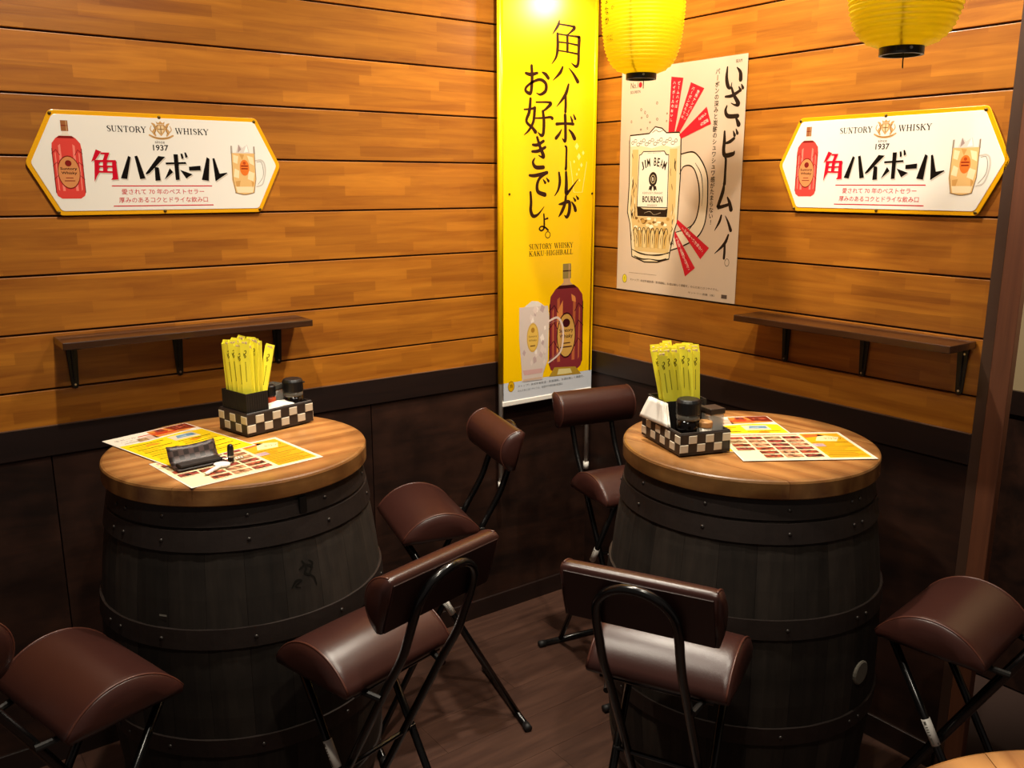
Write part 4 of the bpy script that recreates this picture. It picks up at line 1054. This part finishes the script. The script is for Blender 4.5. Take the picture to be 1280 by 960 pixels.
# ================================================================= TABLE THINGS
BROWN = mat('caddy_brown', '2A211C', 0.5); CREAM = mat('caddy_cream', 'C9BDA6', 0.5)
M_HOLD = mat('black_woven', '14110F', 0.55, 0, 0.2, 120)
_sq = {}
def make_caddy(org, ux, L, Wd, h, nL, nW, label):
    """woven checker box; org = corner, ux = unit vector of its long side; local x long, y short"""
    t = empty('condiment_caddy', (org[0], org[1], Z_TOP + 0.0040), math.atan2(ux[1], ux[0]))
    th = 0.005
    link('bottom', boxbm((0, 0, 0), (L, Wd, 0.004)), BROWN, t)
    for a, b in (((0, 0, 0.004), (L, th, h)), ((0, Wd - th, 0.004), (L, Wd, h)), ((0, th, 0.004), (th, Wd - th, h)), ((L - th, th, 0.004), (L, Wd - th, h))):
        link('side_panel', boxbm(a, b), BROWN, t, bevel=0.0008)
    # cream woven squares standing a little proud, two rows, alternating
    rows = 2; hh = (h - 0.008) / rows
    def sq(w_):
        k = round(w_, 4)
        if k not in _sq:
            bm = bmesh.new(); vs = box(bm, (-w_ / 2, -0.0016, -hh / 2 + .0006), (w_ / 2, 0.0005, hh / 2 - .0006))
            for v in bm.verts:
                if v.co.y < 0: v.co.x *= 0.86; v.co.z *= 0.86
            me = bpy.data.meshes.new('woven_square'); bm.to_mesh(me); bm.free(); me.materials.append(CREAM); _sq[k] = me
        return _sq[k]
    for side in range(4):
        n = nL if side in (0, 1) else nW; LL = L if side in (0, 1) else Wd
        for r in range(rows):
            for i in range(n):
                if (i + r + (1 if side in (1, 2) else 0)) % 2: continue
                cx = LL * (i + 0.5) / n; z = 0.005 + hh * (r + 0.5)
                if side == 0: lo, rz = (cx, 0, z), 0
                elif side == 1: lo, rz = (cx, Wd, z), PI
                elif side == 2: lo, rz = (0, cx, z), -PI / 2
                else: lo, rz = (L, cx, z), PI / 2
                linkme('woven_square', sq(LL / n), t, loc=lo, rot=(0, 0, rz))
    bm = bmesh.new(); e = 0.0035
    tube(bm, [(e, e, h), (L - e, e, h), (L - e, Wd - e, h), (e, Wd - e, h)], 0.0036, 6, closed=True)
    link('rim', bm, BROWN, t)
    tag(t, label, 'caddy', 'checkered condiment caddies')
    return t
def frame(org, ux):
    uy = (-ux[1], ux[0])
    return lambda a, b: (org[0] + ux[0] * a + uy[0] * b, org[1] + ux[1] * a + uy[1] * b)
# left: long side runs from the front corner to the right
OL, UL = (-1.450, -0.451), (0.9726, 0.2326)
FL = frame(OL, UL)
make_caddy(OL, UL, 0.189, 0.118, 0.050, 8, 5, 'checkered condiment caddy on the left barrel table')
# right: long side runs from the front corner to the back; the short side is mirrored, so start at the front right corner
OR_, UR = (-0.629, -1.196), (0.313, 0.950)
FR = frame(OR_, UR)                                   # a = towards the back, b = towards the left
make_caddy(OR_, UR, 0.185, 0.125, 0.047, 8, 6, 'checkered condiment caddy on the right barrel table')
ZC = Z_TOP + 0.0084

def make_holder(org, rz, w_, d, h, label):
    t = empty('chopstick_holder', (org[0], org[1], ZC), rz)
    th = 0.003
    bm = bmesh.new()
    box(bm, (-w_ / 2, -d / 2, 0), (w_ / 2, d / 2, 0.003))
    for a, b in (((-w_ / 2, -d / 2, 0.003), (w_ / 2, -d / 2 + th, h)), ((-w_ / 2, d / 2 - th, 0.003), (w_ / 2, d / 2, h)), ((-w_ / 2, -d / 2 + th, 0.003), (-w_ / 2 + th, d / 2 - th, h)), ((w_ / 2 - th, -d / 2 + th, 0.003), (w_ / 2, d / 2 - th, h))): box(bm, a, b)
    # fine upright ribs
    k = -w_ / 2 + 0.004
    while k < w_ / 2 - 0.003:
        box(bm, (k, -d / 2 - 0.0008, 0.002), (k + 0.003, -d / 2, h - 0.004)); box(bm, (k, d / 2, 0.002), (k + 0.003, d / 2 + 0.0008, h - 0.004)); k += 0.0062
    k = -d / 2 + 0.004
    while k < d / 2 - 0.003:
        box(bm, (-w_ / 2 - 0.0008, k, 0.002), (-w_ / 2, k + 0.003, h - 0.004)); box(bm, (w_ / 2, k, 0.002), (w_ / 2 + 0.0008, k + 0.003, h - 0.004)); k += 0.0062
    link('holder_box', bm, M_HOLD, t)
    tag(t, label, 'holder', 'black chopstick holders')
    return t
hL = FL(0.037, 0.059); hR = FR(0.136, 0.0625)
angL = math.atan2(UL[1], UL[0]); angR = math.atan2(UR[1], UR[0])
make_holder(hL, angL, 0.060, 0.102, 0.094, 'black ribbed chopstick holder standing in the left caddy')
make_holder(hR, angR, 0.086, 0.106, 0.094, 'black ribbed chopstick holder standing in the right caddy')

# paper chopstick sleeves
def make_sleeve():
    t = empty('chopstick_sleeve')                               # origin at its foot; stands along z, face to -y
    bm = bmesh.new()
    W_, H_ = 0.021, 0.205
    f = [(-W_ / 2, -0.0016, 0), (W_ / 2, -0.0016, 0), (W_ / 2, -0.0030, H_ - 0.012), (-W_ / 2, -0.0030, H_ - 0.006)]
    b = [(-W_ / 2, 0.0016, 0), (W_ / 2, 0.0016, 0), (W_ / 2, 0.0030, H_ - 0.002), (-W_ / 2, 0.0030, H_)]
    F = [bm.verts.new(v) for v in f]; B = [bm.verts.new(v) for v in b]
    bm.faces.new(F); bm.faces.new(B[::-1])
    for i in (0, 1, 3): bm.faces.new((F[i], B[i], B[(i + 1) % 4], F[(i + 1) % 4])[::-1])
    link('paper_sleeve', bm, M_YEL, t)
    p = Print(); dk = '2A2A0C'
    p.stroke([(-1, 178, 1), (2, 180, 1.6), (3, 175, 1.6), (-1, 171, 1.6), (2, 166, 1.6), (-1, 162, 1)], dk, 1, sub=3)
    p.stroke([(-3, 174, 0.8), (-2, 167, 1.3), (0, 163, 0.8)], dk, 1, sub=3)
    for k in range(12): p.rect(-0.6, 150 - k * 4.0, 1.0, 152.6 - k * 4.0, dk, 1)
    fn = lambda x, y, z: Vector((x, -0.0016 - 0.0014 * y / 0.2 - 0.0002 - z, y))
    link('sleeve_print', p.bm(fn), [ink(c) for c in p.cols], t)
    # the two chopsticks inside
    bm = bmesh.new(); box(bm, (-0.006, -0.0012, 0.002), (-0.0008, 0.0012, 0.2)); box(bm, (0.0008, -0.0012, 0.002), (0.006, 0.0012, 0.2))
    link('chopsticks', bm, mat('pale_chopstick', 'D9BE8A', 0.6), t)
    return t
sl0 = make_sleeve(); sl_used = False
def place_sleeve(c, ux, foot, rim, hz, face, label, group):
    """c = holder centre; foot and rim = (along, across) inside the holder at its floor and at its rim"""
    global sl_used
    s = dup(sl0) if sl_used else sl0
    sl_used = True
    P = lambda q, z: Vector((c[0] + ux[0] * q[0] - ux[1] * q[1], c[1] + ux[1] * q[0] + ux[0] * q[1], z))
    a, b = P(foot, ZC + 0.004 + hz), P(rim, ZC + 0.094)
    zx = (b - a).normalized(); fy = Vector((-math.cos(face), -math.sin(face), 0)); yx = (fy - zx * fy.dot(zx)).normalized(); xx = yx.cross(zx)
    R = Matrix((xx, yx, zx)).transposed()
    s.location = a; s.rotation_euler = R.to_euler()
    tag(s, label, 'chopsticks', group)
    return s
VIEW = math.radians(-136)                                        # the printed faces look into the room
random.seed(5)
for k in range(20):
    i, j = k % 4, k // 4
    a = -0.015 + 0.0098 * i; b = -0.036 + 0.018 * j
    f = (a * 0.95, b * 0.95)
    r = (a * 1.0 + random.uniform(-.003, .003), b + random.uniform(-.003, .003))
    place_sleeve(hL, UL, f, r, random.uniform(0, 0.014), VIEW + random.uniform(-.35, .35), 'yellow paper chopstick sleeve bundled upright in the left holder', 'yellow chopstick sleeves in the left holder')
place_sleeve(hL, UL, (0.000, -0.041), (0.0235, -0.041), 0.000, VIEW + 0.1, 'yellow chopstick sleeve leaning out to the right of the left bundle', 'yellow chopstick sleeves in the left holder')
for k in range(22):
    # fan: the sleeves towards the left of the view lean out that way
    i, j = k % 4, k // 4
    a = -0.026 + 0.0165 * i; b = -0.040 + 0.0145 * j
    f = (a * 0.9, b * 0.80 - 0.007); r = (a + random.uniform(-.003, .003), b + 0.005 + random.uniform(-.0015, .0015))
    r = (max(-0.034, min(0.034, r[0])), max(-0.042, min(0.042, r[1])))
    place_sleeve(hR, UR, f, r, random.uniform(0.004, 0.014), VIEW + random.uniform(-.3, .3), 'yellow paper chopstick sleeve in the fanned bundle of the right holder', 'yellow chopstick sleeves in the right holder')

# condiments
def glass_mat(name, col, rough=0.08):
    return mat(name, col, rough, trans=0.9, spec=0.5)
def clear_glass():
    m, nt, b = new_mat('clear_glass'); b.inputs['Base Color'].default_value = lin('D8D4CA'); b.inputs['Roughness'].default_value = 0.12
    tr = N(nt, 'ShaderNodeBsdfTransparent'); mx = N(nt, 'ShaderNodeMixShader'); mx.inputs[0].default_value = 0.5
    nt.links.new(tr.outputs[0], mx.inputs[1]); nt.links.new(b.outputs[0], mx.inputs[2]); nt.links.new(mx.outputs[0], nt.nodes['Material Output'].inputs['Surface'])
    return m
M_GLASS = clear_glass(); M_SOY = mat('soy_sauce', '0A0504', 0.12, spec=0.6)
def bottle(name, pos, label, cat, body, cap, group=None, spout=None):
    """lathe bottle: body = [(r,z)..] with material, cap = profile with material"""
    t = empty(name, (pos[0], pos[1], ZC))
    bm = bmesh.new(); lathe(bm, body[0], 24); link('body', bm, body[1], t, smooth=True)
    bm = bmesh.new(); lathe(bm, cap[0], 24); link('cap', bm, cap[1], t, smooth=False, bevel=0.0012)
    if spout: link('spout', tubebm([(0.018 * math.cos(spout[0]), 0.018 * math.sin(spout[0]), spout[1]), (0.031 * math.cos(spout[0]), 0.031 * math.sin(spout[0]), spout[1] + 0.001)], 0.003, 8, r1=0.0018), cap[1], t)
    tag(t, label, cat, group)
    return t
def soy(pos, label, s=1.0, spout=None):
    t = bottle('soy_sauce_bottle', pos, label, 'bottle', ([(0.023 * s, 0), (0.025 * s, 0.003), (0.025 * s, 0.052 * s), (0.0235 * s, 0.062 * s)], M_SOY),
               ([(0.0245 * s, 0.073 * s), (0.0255 * s, 0.075 * s), (0.0255 * s, 0.098 * s), (0.022 * s, 0.104 * s), (0.018 * s, 0.105 * s)], M_BLACK), spout=spout)
    bm = bmesh.new(); lathe(bm, [(0.0236 * s, 0.0615 * s), (0.0246 * s, 0.063 * s), (0.0240 * s, 0.0735 * s)], 24); link('glass_collar', bm, mat('grey_glass', '5A564E', 0.1, spec=0.6), t, smooth=True)
    return t
soy(FL(0.156, 0.033), 'black soy sauce bottle with spout, at the right end of the left caddy', 1.0, (math.radians(-40), 0.095))
def shaker(pos, label, rz, lidmat, s=1.0):
    t = empty('salt_shaker', (pos[0], pos[1], ZC), rz)
    a = 0.018 * s; h = 0.072 * s
    bm = boxbm((-a, -a, 0), (a, a, h)); link('glass_body', bm, M_GLASS, t, bevel=0.004)
    link('salt', boxbm((-a + .003, -a + .003, 0.003), (a - .003, a - .003, h * 0.86)), mat('salt_white', 'DAD4C8', 0.8, 0, 0.05, 300), t, bevel=0.002)
    link('lid', boxbm((-a - .001, -a - .001, h + 0.0002), (a + .001, a + .001, h + 0.013 * s)), lidmat, t, bevel=0.002)
    tag(t, label, 'shaker', 'square glass shakers')
    return t
M_BLID = mat('brown_lid', '2E2119', 0.4); M_GLID = mat('grey_clear_lid', '4A463E', 0.25)
shaker(FL(0.131, 0.080), 'clear glass shaker with grey lid between chili and soy bottles, left caddy', angL + 0.2, M_GLID, 1.05)
def chili(pos, label, capm, bodyc):
    s = 1.0
    return bottle('spice_bottle', pos, label, 'bottle', ([(0.013 * s, 0), (0.014 * s, 0.002), (0.014 * s, 0.062 * s), (0.010 * s, 0.068 * s)], mat('spice_' + bodyc, bodyc, 0.35)),
                  ([(0.0135 * s, 0.068 * s), (0.0145 * s, 0.070 * s), (0.0145 * s, 0.092 * s), (0.010 * s, 0.095 * s)], capm))
chili(FL(0.1020, 0.052), 'small chili bottle with orange label and black cap, in the left caddy', M_BLACK, 'D0522A')
# folded white paper packet in the left caddy
def packet():
    t = empty('paper_packet', (*FL(0.106, 0.020), ZC + 0.035), angL)
    bm = bmesh.new()
    P = [(-0.038, 0), (-0.020, 0.010), (0.005, 0.0125), (0.034, 0.010)]
    lo = []; hi = []
    for x, z in P:
        for y, L_ in ((-0.015, lo), (0.016, hi)): L_.append((bm.verts.new((x, y, z + (0.006 if y > 0 else 0))), bm.verts.new((x, y, z + 0.003 + (0.006 if y > 0 else 0)))))
    for i in range(3):
        a, b, c, d = lo[i], lo[i + 1], hi[i + 1], hi[i]
        bm.faces.new((a[1], b[1], c[1], d[1])); bm.faces.new((a[0], d[0], c[0], b[0])); bm.faces.new((a[0], b[0], b[1], a[1])); bm.faces.new((d[0], d[1], c[1], c[0]))
    bm.faces.new((lo[0][0], lo[0][1], hi[0][1], hi[0][0])); bm.faces.new((lo[3][0], hi[3][0], hi[3][1], lo[3][1]))
    link('folded_paper', bm, M_PAPER, t); tag(t, 'folded white paper packet lying in front of the chili bottle, left caddy', 'packet')
packet()
# right caddy: local a to the back, b to the left
soy(FR(0.040, 0.086), 'large black soy sauce bottle at the front of the right caddy', 1.08)
soy(FR(0.074, 0.046), 'smaller black soy bottle behind the front one, right caddy', 0.82)
shaker(FR(0.040, 0.024), 'glass salt shaker with brown square lid, right caddy', angR + 0.1, M_BLID, 1.05)
bottle('toothpick_jar', FR(0.022, 0.052), 'short round jar with tan cap at the front of the right caddy', 'jar', ([(0.014, 0), (0.015, 0.002), (0.015, 0.050)], mat('milky_jar', 'D8CDB8', 0.3)), ([(0.0155, 0.050), (0.016, 0.052), (0.016, 0.062), (0.014, 0.064)], mat('tan_cap', 'B9854E', 0.5)))
bottle('spice_bottle', FR(0.063, 0.0725), 'thin red spice bottle between the soy bottles, right caddy', 'bottle', ([(0.007, 0), (0.0078, 0.002), (0.0078, 0.045)], mat('spice_red', 'A8201C', 0.35)), ([(0.0080, 0.045), (0.0080, 0.056), (0.006, 0.058)], mat('red_cap', '7A1614', 0.4)))
def napkins():
    # folded paper napkins leaning on the holder and out over the left rim of the caddy
    C4 = [Vector((*FR(a, b), z)) for a, b, z in ((0.17, 0.134, 0.988), (0.05, 0.125, 0.990), (0.082, 0.117, 1.037), (0.152, 0.119, 1.036))]
    ctr = sum(C4, Vector()) / 4; nrm = (C4[1] - C4[0]).cross(C4[3] - C4[0]).normalized()
    if nrm.dot(Vector((-UR[1], UR[0], 0.2))) < 0: nrm = -nrm
    for k in range(5):
        bm = bmesh.new(); n = 6; g = []
        j4 = [c - ctr + nrm * (0.0018 * k) + Vector((random.uniform(-.002, .002), random.uniform(-.002, .002), random.uniform(-.001, .0015))) for c in C4]
        for i in range(n + 1):
            f = i / n; A = j4[0].lerp(j4[1], f); B = j4[3].lerp(j4[2], f)
            g.append([bm.verts.new(A.lerp(B, q / n) + nrm * (0.0012 * math.sin(PI * q / n) * math.sin(2 * PI * f + 0.6))) for q in range(n + 1)])
        for i in range(n):
            for q in range(n): bm.faces.new((g[i][q], g[i + 1][q], g[i + 1][q + 1], g[i][q + 1]))
        o = link('paper_napkin', bm, M_PAPER, None, smooth=True, loc=ctr)
        md = o.modifiers.new('thick', 'SOLIDIFY'); md.thickness = 0.0008; md.offset = 0
        tag(o, 'white paper napkin in the stack leaning over the side of the right caddy', 'napkin', 'white napkins in the right caddy')
random.seed(9)
napkins()

# menus: printed A4 sheets
FOOD = []
def food_mat(i):
    cols = [('3A1410', 'C0563A'), ('5A2A18', 'D89A70'), ('2A1A12', 'B04A40'), ('4A3018', 'C9A070'), ('24301A', '8AA05A')][i]
    n = 'food_photo_%d' % i
    if n in _mats: return _mats[n]
    m, nt, b = new_mat(n); L = nt.links.new
    tc = N(nt, 'ShaderNodeTexCoord'); t = N(nt, 'ShaderNodeTexNoise'); t.inputs['Scale'].default_value = 90; t.inputs['Detail'].default_value = 4
    L(tc.outputs['Object'], t.inputs['Vector']); cr = N(nt, 'ShaderNodeValToRGB')
    cr.color_ramp.elements[0].position = 0.38; cr.color_ramp.elements[0].color = lin(cols[0]); cr.color_ramp.elements[1].position = 0.62; cr.color_ramp.elements[1].color = lin(cols[1])
    L(t.outputs['Fac'], cr.inputs[0]); L(cr.outputs[0], b.inputs['Base Color']); b.inputs['Roughness'].default_value = 0.35
    _mats[n] = m; return m
def menu(quad, z, paint, label, base, W=297, H=210):
    """quad: four table points (x,y): origin, +x end, far, +y end; paint(p) draws in a 297 x 210 frame"""
    o, ex, ey = [Vector((q[0], q[1])) for q in (quad[0], quad[1], quad[3])]
    ux = (ex - o).normalized(); uy = Vector((-ux.y, ux.x))
    if (ey - o).dot(uy) < 0: uy = -uy
    cx = o
    t = empty('menu_sheet', (cx.x, cx.y, z))
    def fn(x, y, h): p = ux * x + uy * y; return Vector((p.x, p.y, h))
    bm = bmesh.new()
    c = [fn(0, 0, 0), fn(W / 1000, 0, 0), fn(W / 1000, H / 1000, 0), fn(0, H / 1000, 0)]
    prism(bm, [(v.x, v.y) for v in c], 0.0, 0.0005); bmesh.ops.recalc_face_normals(bm, faces=bm.faces)
    link('sheet', bm, mat('menu_' + base, base, 0.35, coat=0.2), t)
    p = Print(); foods = paint(p)
    link('menu_print', p.bm(lambda x, y, h: fn(x, y, 0.0006 + h)), [ink(k, 0.35) for k in p.cols], t)
    bm = bmesh.new()
    for x0, y0, x1, y1, i in foods:
        f = bm.faces.new([bm.verts.new(fn(a / 1000, b / 1000, 0.0014)) for a, b in ((x0, y0), (x1, y0), (x1, y1), (x0, y1))]); f.material_index = i
    link('dish_photos', bm, [food_mat(i) for i in range(5)], t)
    tag(t, label, 'menu', 'printed menu sheets on the tables')
    return t
def paint_white(p):
    """left two thirds: grid of dish photos on cream; right third: orange drinks panel"""
    p.rect(4, 4, 293, 206, 'F3E6B4', 1)
    p.rect(196, 12, 288, 198, 'D9A21C', 2); p.poly([(196, 130), (288, 130), (288, 198), (196, 198)], 'E8A81E', 3); p.poly([(214, 140), (262, 134), (280, 168), (238, 190)], 'F0D9A0', 4); p.poly([(200, 165), (250, 180), (240, 194), (200, 194)], 'D86A2E', 4)
    p.rect(10, 188, 190, 200, 'E8A088', 2); p.text('おすすめメニュー', 60, 190, 8, 'B02418', 3, w=90)
    for y in (125, 92, 58, 30): p.rect(200, y, 284, y + 2.2, '4A3208', 4)
    for y in (112, 103, 80, 70, 46, 38, 20): p.rect(204, y, 204 + 40 + (y * 7) % 30, y + 2, '6A4A14', 4)
    p.text('ドリンク', 262, 150, 14, '3A1A08', 5, w=40, rot=0, center=True); p.rect(196, 96, 222, 118, 'C9A8B0', 4)
    f = []; random.seed(21)
    for r in range(6):
        y0 = 160 - r * 28
        n = 4 if r < 2 else (3 if r < 4 else 3)
        for c in range(4):
            if r >= 4 and c == 0: continue
            x0 = 12 + c * 45
            f.append((x0, y0, x0 + 40, y0 + 19, random.choice([0, 0, 1, 2, 2, 3, 4 if r == 3 else 1]))); p.rect(x0, y0 - 5, x0 + 28, y0 - 3, '5A2A18', 2)
    return f
def paint_yellow(p):
    """portrait drinks sheet: pictures across the top, yellow with price lines below"""
    p.rect(3, 3, 207, 294, 'F4CE1C', 1)
    p.poly([(3, 222), (3, 294), (207, 294), (207, 216), (150, 226), (70, 214)], 'EBDDCB', 2)
    p.poly([(96, 228), (104, 290), (207, 294), (207, 240), (150, 232)], 'D08038', 3); p.poly([(158, 252), (150, 294), (207, 294), (207, 244)], '7A2C18', 4); p.poly([(110, 262), (128, 286), (150, 270), (132, 246)], 'B84A24', 4)
    p.poly([(52, 222), (60, 252), (100, 258), (104, 226)], 'C9A890', 3); p.rect(100, 248, 160, 256, 'C02A1A', 5); p.rect(70, 262, 118, 268, 'C8401E', 5)
    p.text('生ビール', 16, 262, 11, '3A2A1E', 4, w=50); p.text('ハイボール', 20, 244, 8, '4A3A2E', 4, w=50); p.rect(22, 232, 60, 235, '6A5A4A', 4)
    p.poly([(112, 170), (176, 170), (176, 212), (112, 212)], 'D8C8A8', 3); p.poly([(124, 184), (170, 182), (172, 204), (132, 206)], '6A90AA', 4); p.poly([(128, 190), (150, 188), (152, 196)], 'A8B8BE', 5)
    for x in (14, 112):
        for y in (196, 158, 128, 96, 64, 34):
            if x == 112 and y > 160: continue
            p.rect(x, y, x + 82, y + 3.2, '3A2A06', 5)
        for y in (182, 172, 146, 138, 116, 108, 84, 76, 52, 44, 22):
            if x == 112 and y > 165: continue
            p.rect(x + 4, y, x + 30 + (y * 7) % 40, y + 2.2, '9A7410', 4)
    p.ell(62, 182, 18, 9, 'F3A22A', 3); p.ell(150, 150, 14, 8, 'E88A1E', 3); p.ell(60, 56, 16, 9, 'EE9A26', 3)
    return [(56, 226, 78, 244, 3), (164, 262, 196, 284, 0), (120, 268, 142, 286, 2)]
menu([(-1.664, -0.729), (-1.367, -0.691), 0, (-1.690, -0.520)], Z_TOP + 0.0004, paint_white, 'white-edged menu sheet with dish photos under the wallet, left table', 'EFE9DC')
menu([(-1.661, -0.574), (-1.457, -0.522), 0, (-1.733, -0.286)], Z_TOP + 0.0022, paint_yellow, 'yellow drinks menu sheet overlapping the white one, left table', 'F2EBDD', 210, 297)
menu([(-0.659, -1.258), (-0.414, -1.418), 0, (-0.545, -1.083)], Z_TOP + 0.0022, paint_white, 'white-edged menu sheet with a grid of dish photos, right table', 'EFE9DC')
menu([(-0.640, -1.186), (-0.4615, -1.296), 0, (-0.484, -0.933)], Z_TOP + 0.0004, paint_yellow, 'orange and yellow menu sheet half under the white one, right table', 'F2EBDD', 210, 297)

# wallet, keys and fob on the left table
def checker(name, a, b, sc):
    m, nt, bs = new_mat(name); L = nt.links.new
    tc = N(nt, 'ShaderNodeTexCoord'); ck = N(nt, 'ShaderNodeTexChecker'); ck.inputs['Scale'].default_value = sc; ck.inputs['Color1'].default_value = lin(a); ck.inputs['Color2'].default_value = lin(b)
    mp = N(nt, 'ShaderNodeMapping'); mp.inputs['Location'].default_value = (0.0, 0.003, 0.0023)
    L(tc.outputs['Object'], mp.inputs[0]); L(mp.outputs[0], ck.inputs[0]); L(ck.outputs[0], bs.inputs['Base Color']); bs.inputs['Roughness'].default_value = 0.4
    return m
M_CHK = checker('checked_leather', '2A1F1C', '4E3C38', 90)
def wallet():
    a = Vector((-1.658, -0.622)); b = Vector((-1.570, -0.612)); ux = (b - a).normalized()
    t = empty('key_case', (a.x, a.y, Z_TOP + 0.0034), math.atan2(ux.y, ux.x))
    # folded leather: lower leaf lies on the menu, upper leaf stands up at the back with a curled edge
    prof = [(0.0, 0.0), (0.018, 0.0005), (0.034, 0.003), (0.044, 0.009), (0.050, 0.020), (0.0535, 0.032), (0.058, 0.040)]
    bm = bmesh.new(); rows = []
    for i in range(9):
        x = 0.104 * i / 8; sag = 0.004 * math.sin(PI * i / 8)
        rows.append([bm.verts.new((x, y, z - (sag if z > 0.02 else 0))) for y, z in prof])
    for A, B in zip(rows, rows[1:]):
        for k in range(len(prof) - 1): bm.faces.new((A[k], B[k], B[k + 1], A[k + 1]))
    o = link('leather_leaf', bm, M_CHK, t, smooth=True); md = o.modifiers.new('thick', 'SOLIDIFY'); md.thickness = 0.003; md.offset = 1
    bm = boxbm((0.006, 0.002, 0.0035), (0.098, 0.030, 0.0115)); link('inner_pocket', bm, mat('dark_leather', '1E1614', 0.45), t, bevel=0.003)
    b2 = bmesh.new(); tube(b2, [(0.0, -0.0, 0.002), (0.104, 0.0, 0.002)], 0.0015, 6); link('edge_stitching', b2, mat('dark_leather', '1E1614', 0.45), t)
    tag(t, 'dark checked leather key case lying open on the left menus', 'wallet')
wallet()
def key():
    t = empty('key', (-1.573, -0.633, Z_TOP + 0.0040), math.radians(222))
    t.scale = (1.35, 1.35, 1.0)
    bm = bmesh.new()
    n = 14
    prism(bm, [(0.013 * math.cos(2 * PI * i / n) * 0.9 - 0.002, 0.013 * math.sin(2 * PI * i / n)) for i in range(n)], 0.0, 0.0045)
    link('key_bow', bm, mat('white_key_metal', 'F4F1EA', 0.25, 0.0), t, bevel=0.001)
    bm = bmesh.new(); prism(bm, [(0.008, -0.004), (0.040, -0.004), (0.046, 0.0), (0.042, 0.004), (0.036, 0.0028), (0.032, 0.0042), (0.027, 0.0028), (0.022, 0.0042), (0.008, 0.004)], 0.001, 0.0034)
    link('key_blade', bm, mat('white_key_metal', 'F4F1EA', 0.25, 0.0), t)
    tag(t, 'shiny white metal key in front of the key case', 'key')
    t = empty('key_ring', (-1.556, -0.612, Z_TOP + 0.0055), 0.3)
    bm = bmesh.new(); tube(bm, [(0.012 * math.cos(2 * PI * i / 20), 0.012 * math.sin(2 * PI * i / 20), 0.003 * math.sin(2 * PI * i / 20)) for i in range(20)], 0.0012, 6, closed=True)
    link('split_ring', bm, M_STEEL, t); bm = bmesh.new()
    for k in range(5): tube(bm, [(0.012 + 0.006 * k + 0.004 * math.cos(q * PI / 4), -0.004 * k * 0.4 + 0.0035 * math.sin(q * PI / 4), 0.001) for q in range(8)], 0.0009, 5, closed=True)
    link('chain', bm, M_STEEL, t); tag(t, 'steel key ring with a short chain beside the black fob', 'key ring')
    t = empty('key_fob', (-1.545, -0.612, Z_TOP + 0.0033), 0.2)
    bm = bmesh.new(); lathe(bm, [(0.0055, 0.0), (0.0068, 0.002), (0.0068, 0.030), (0.0055, 0.036), (0.003, 0.038)], 16); link('fob_body', bm, M_BLACK, t, smooth=True)
    bm = bmesh.new(); lathe(bm, [(0.0069, 0.010), (0.0071, 0.011), (0.0071, 0.013), (0.0069, 0.014)], 16, False, False); link('metal_band', bm, M_STEEL, t)
    tag(t, 'small upright black key fob standing on the white menu', 'key fob')
key()
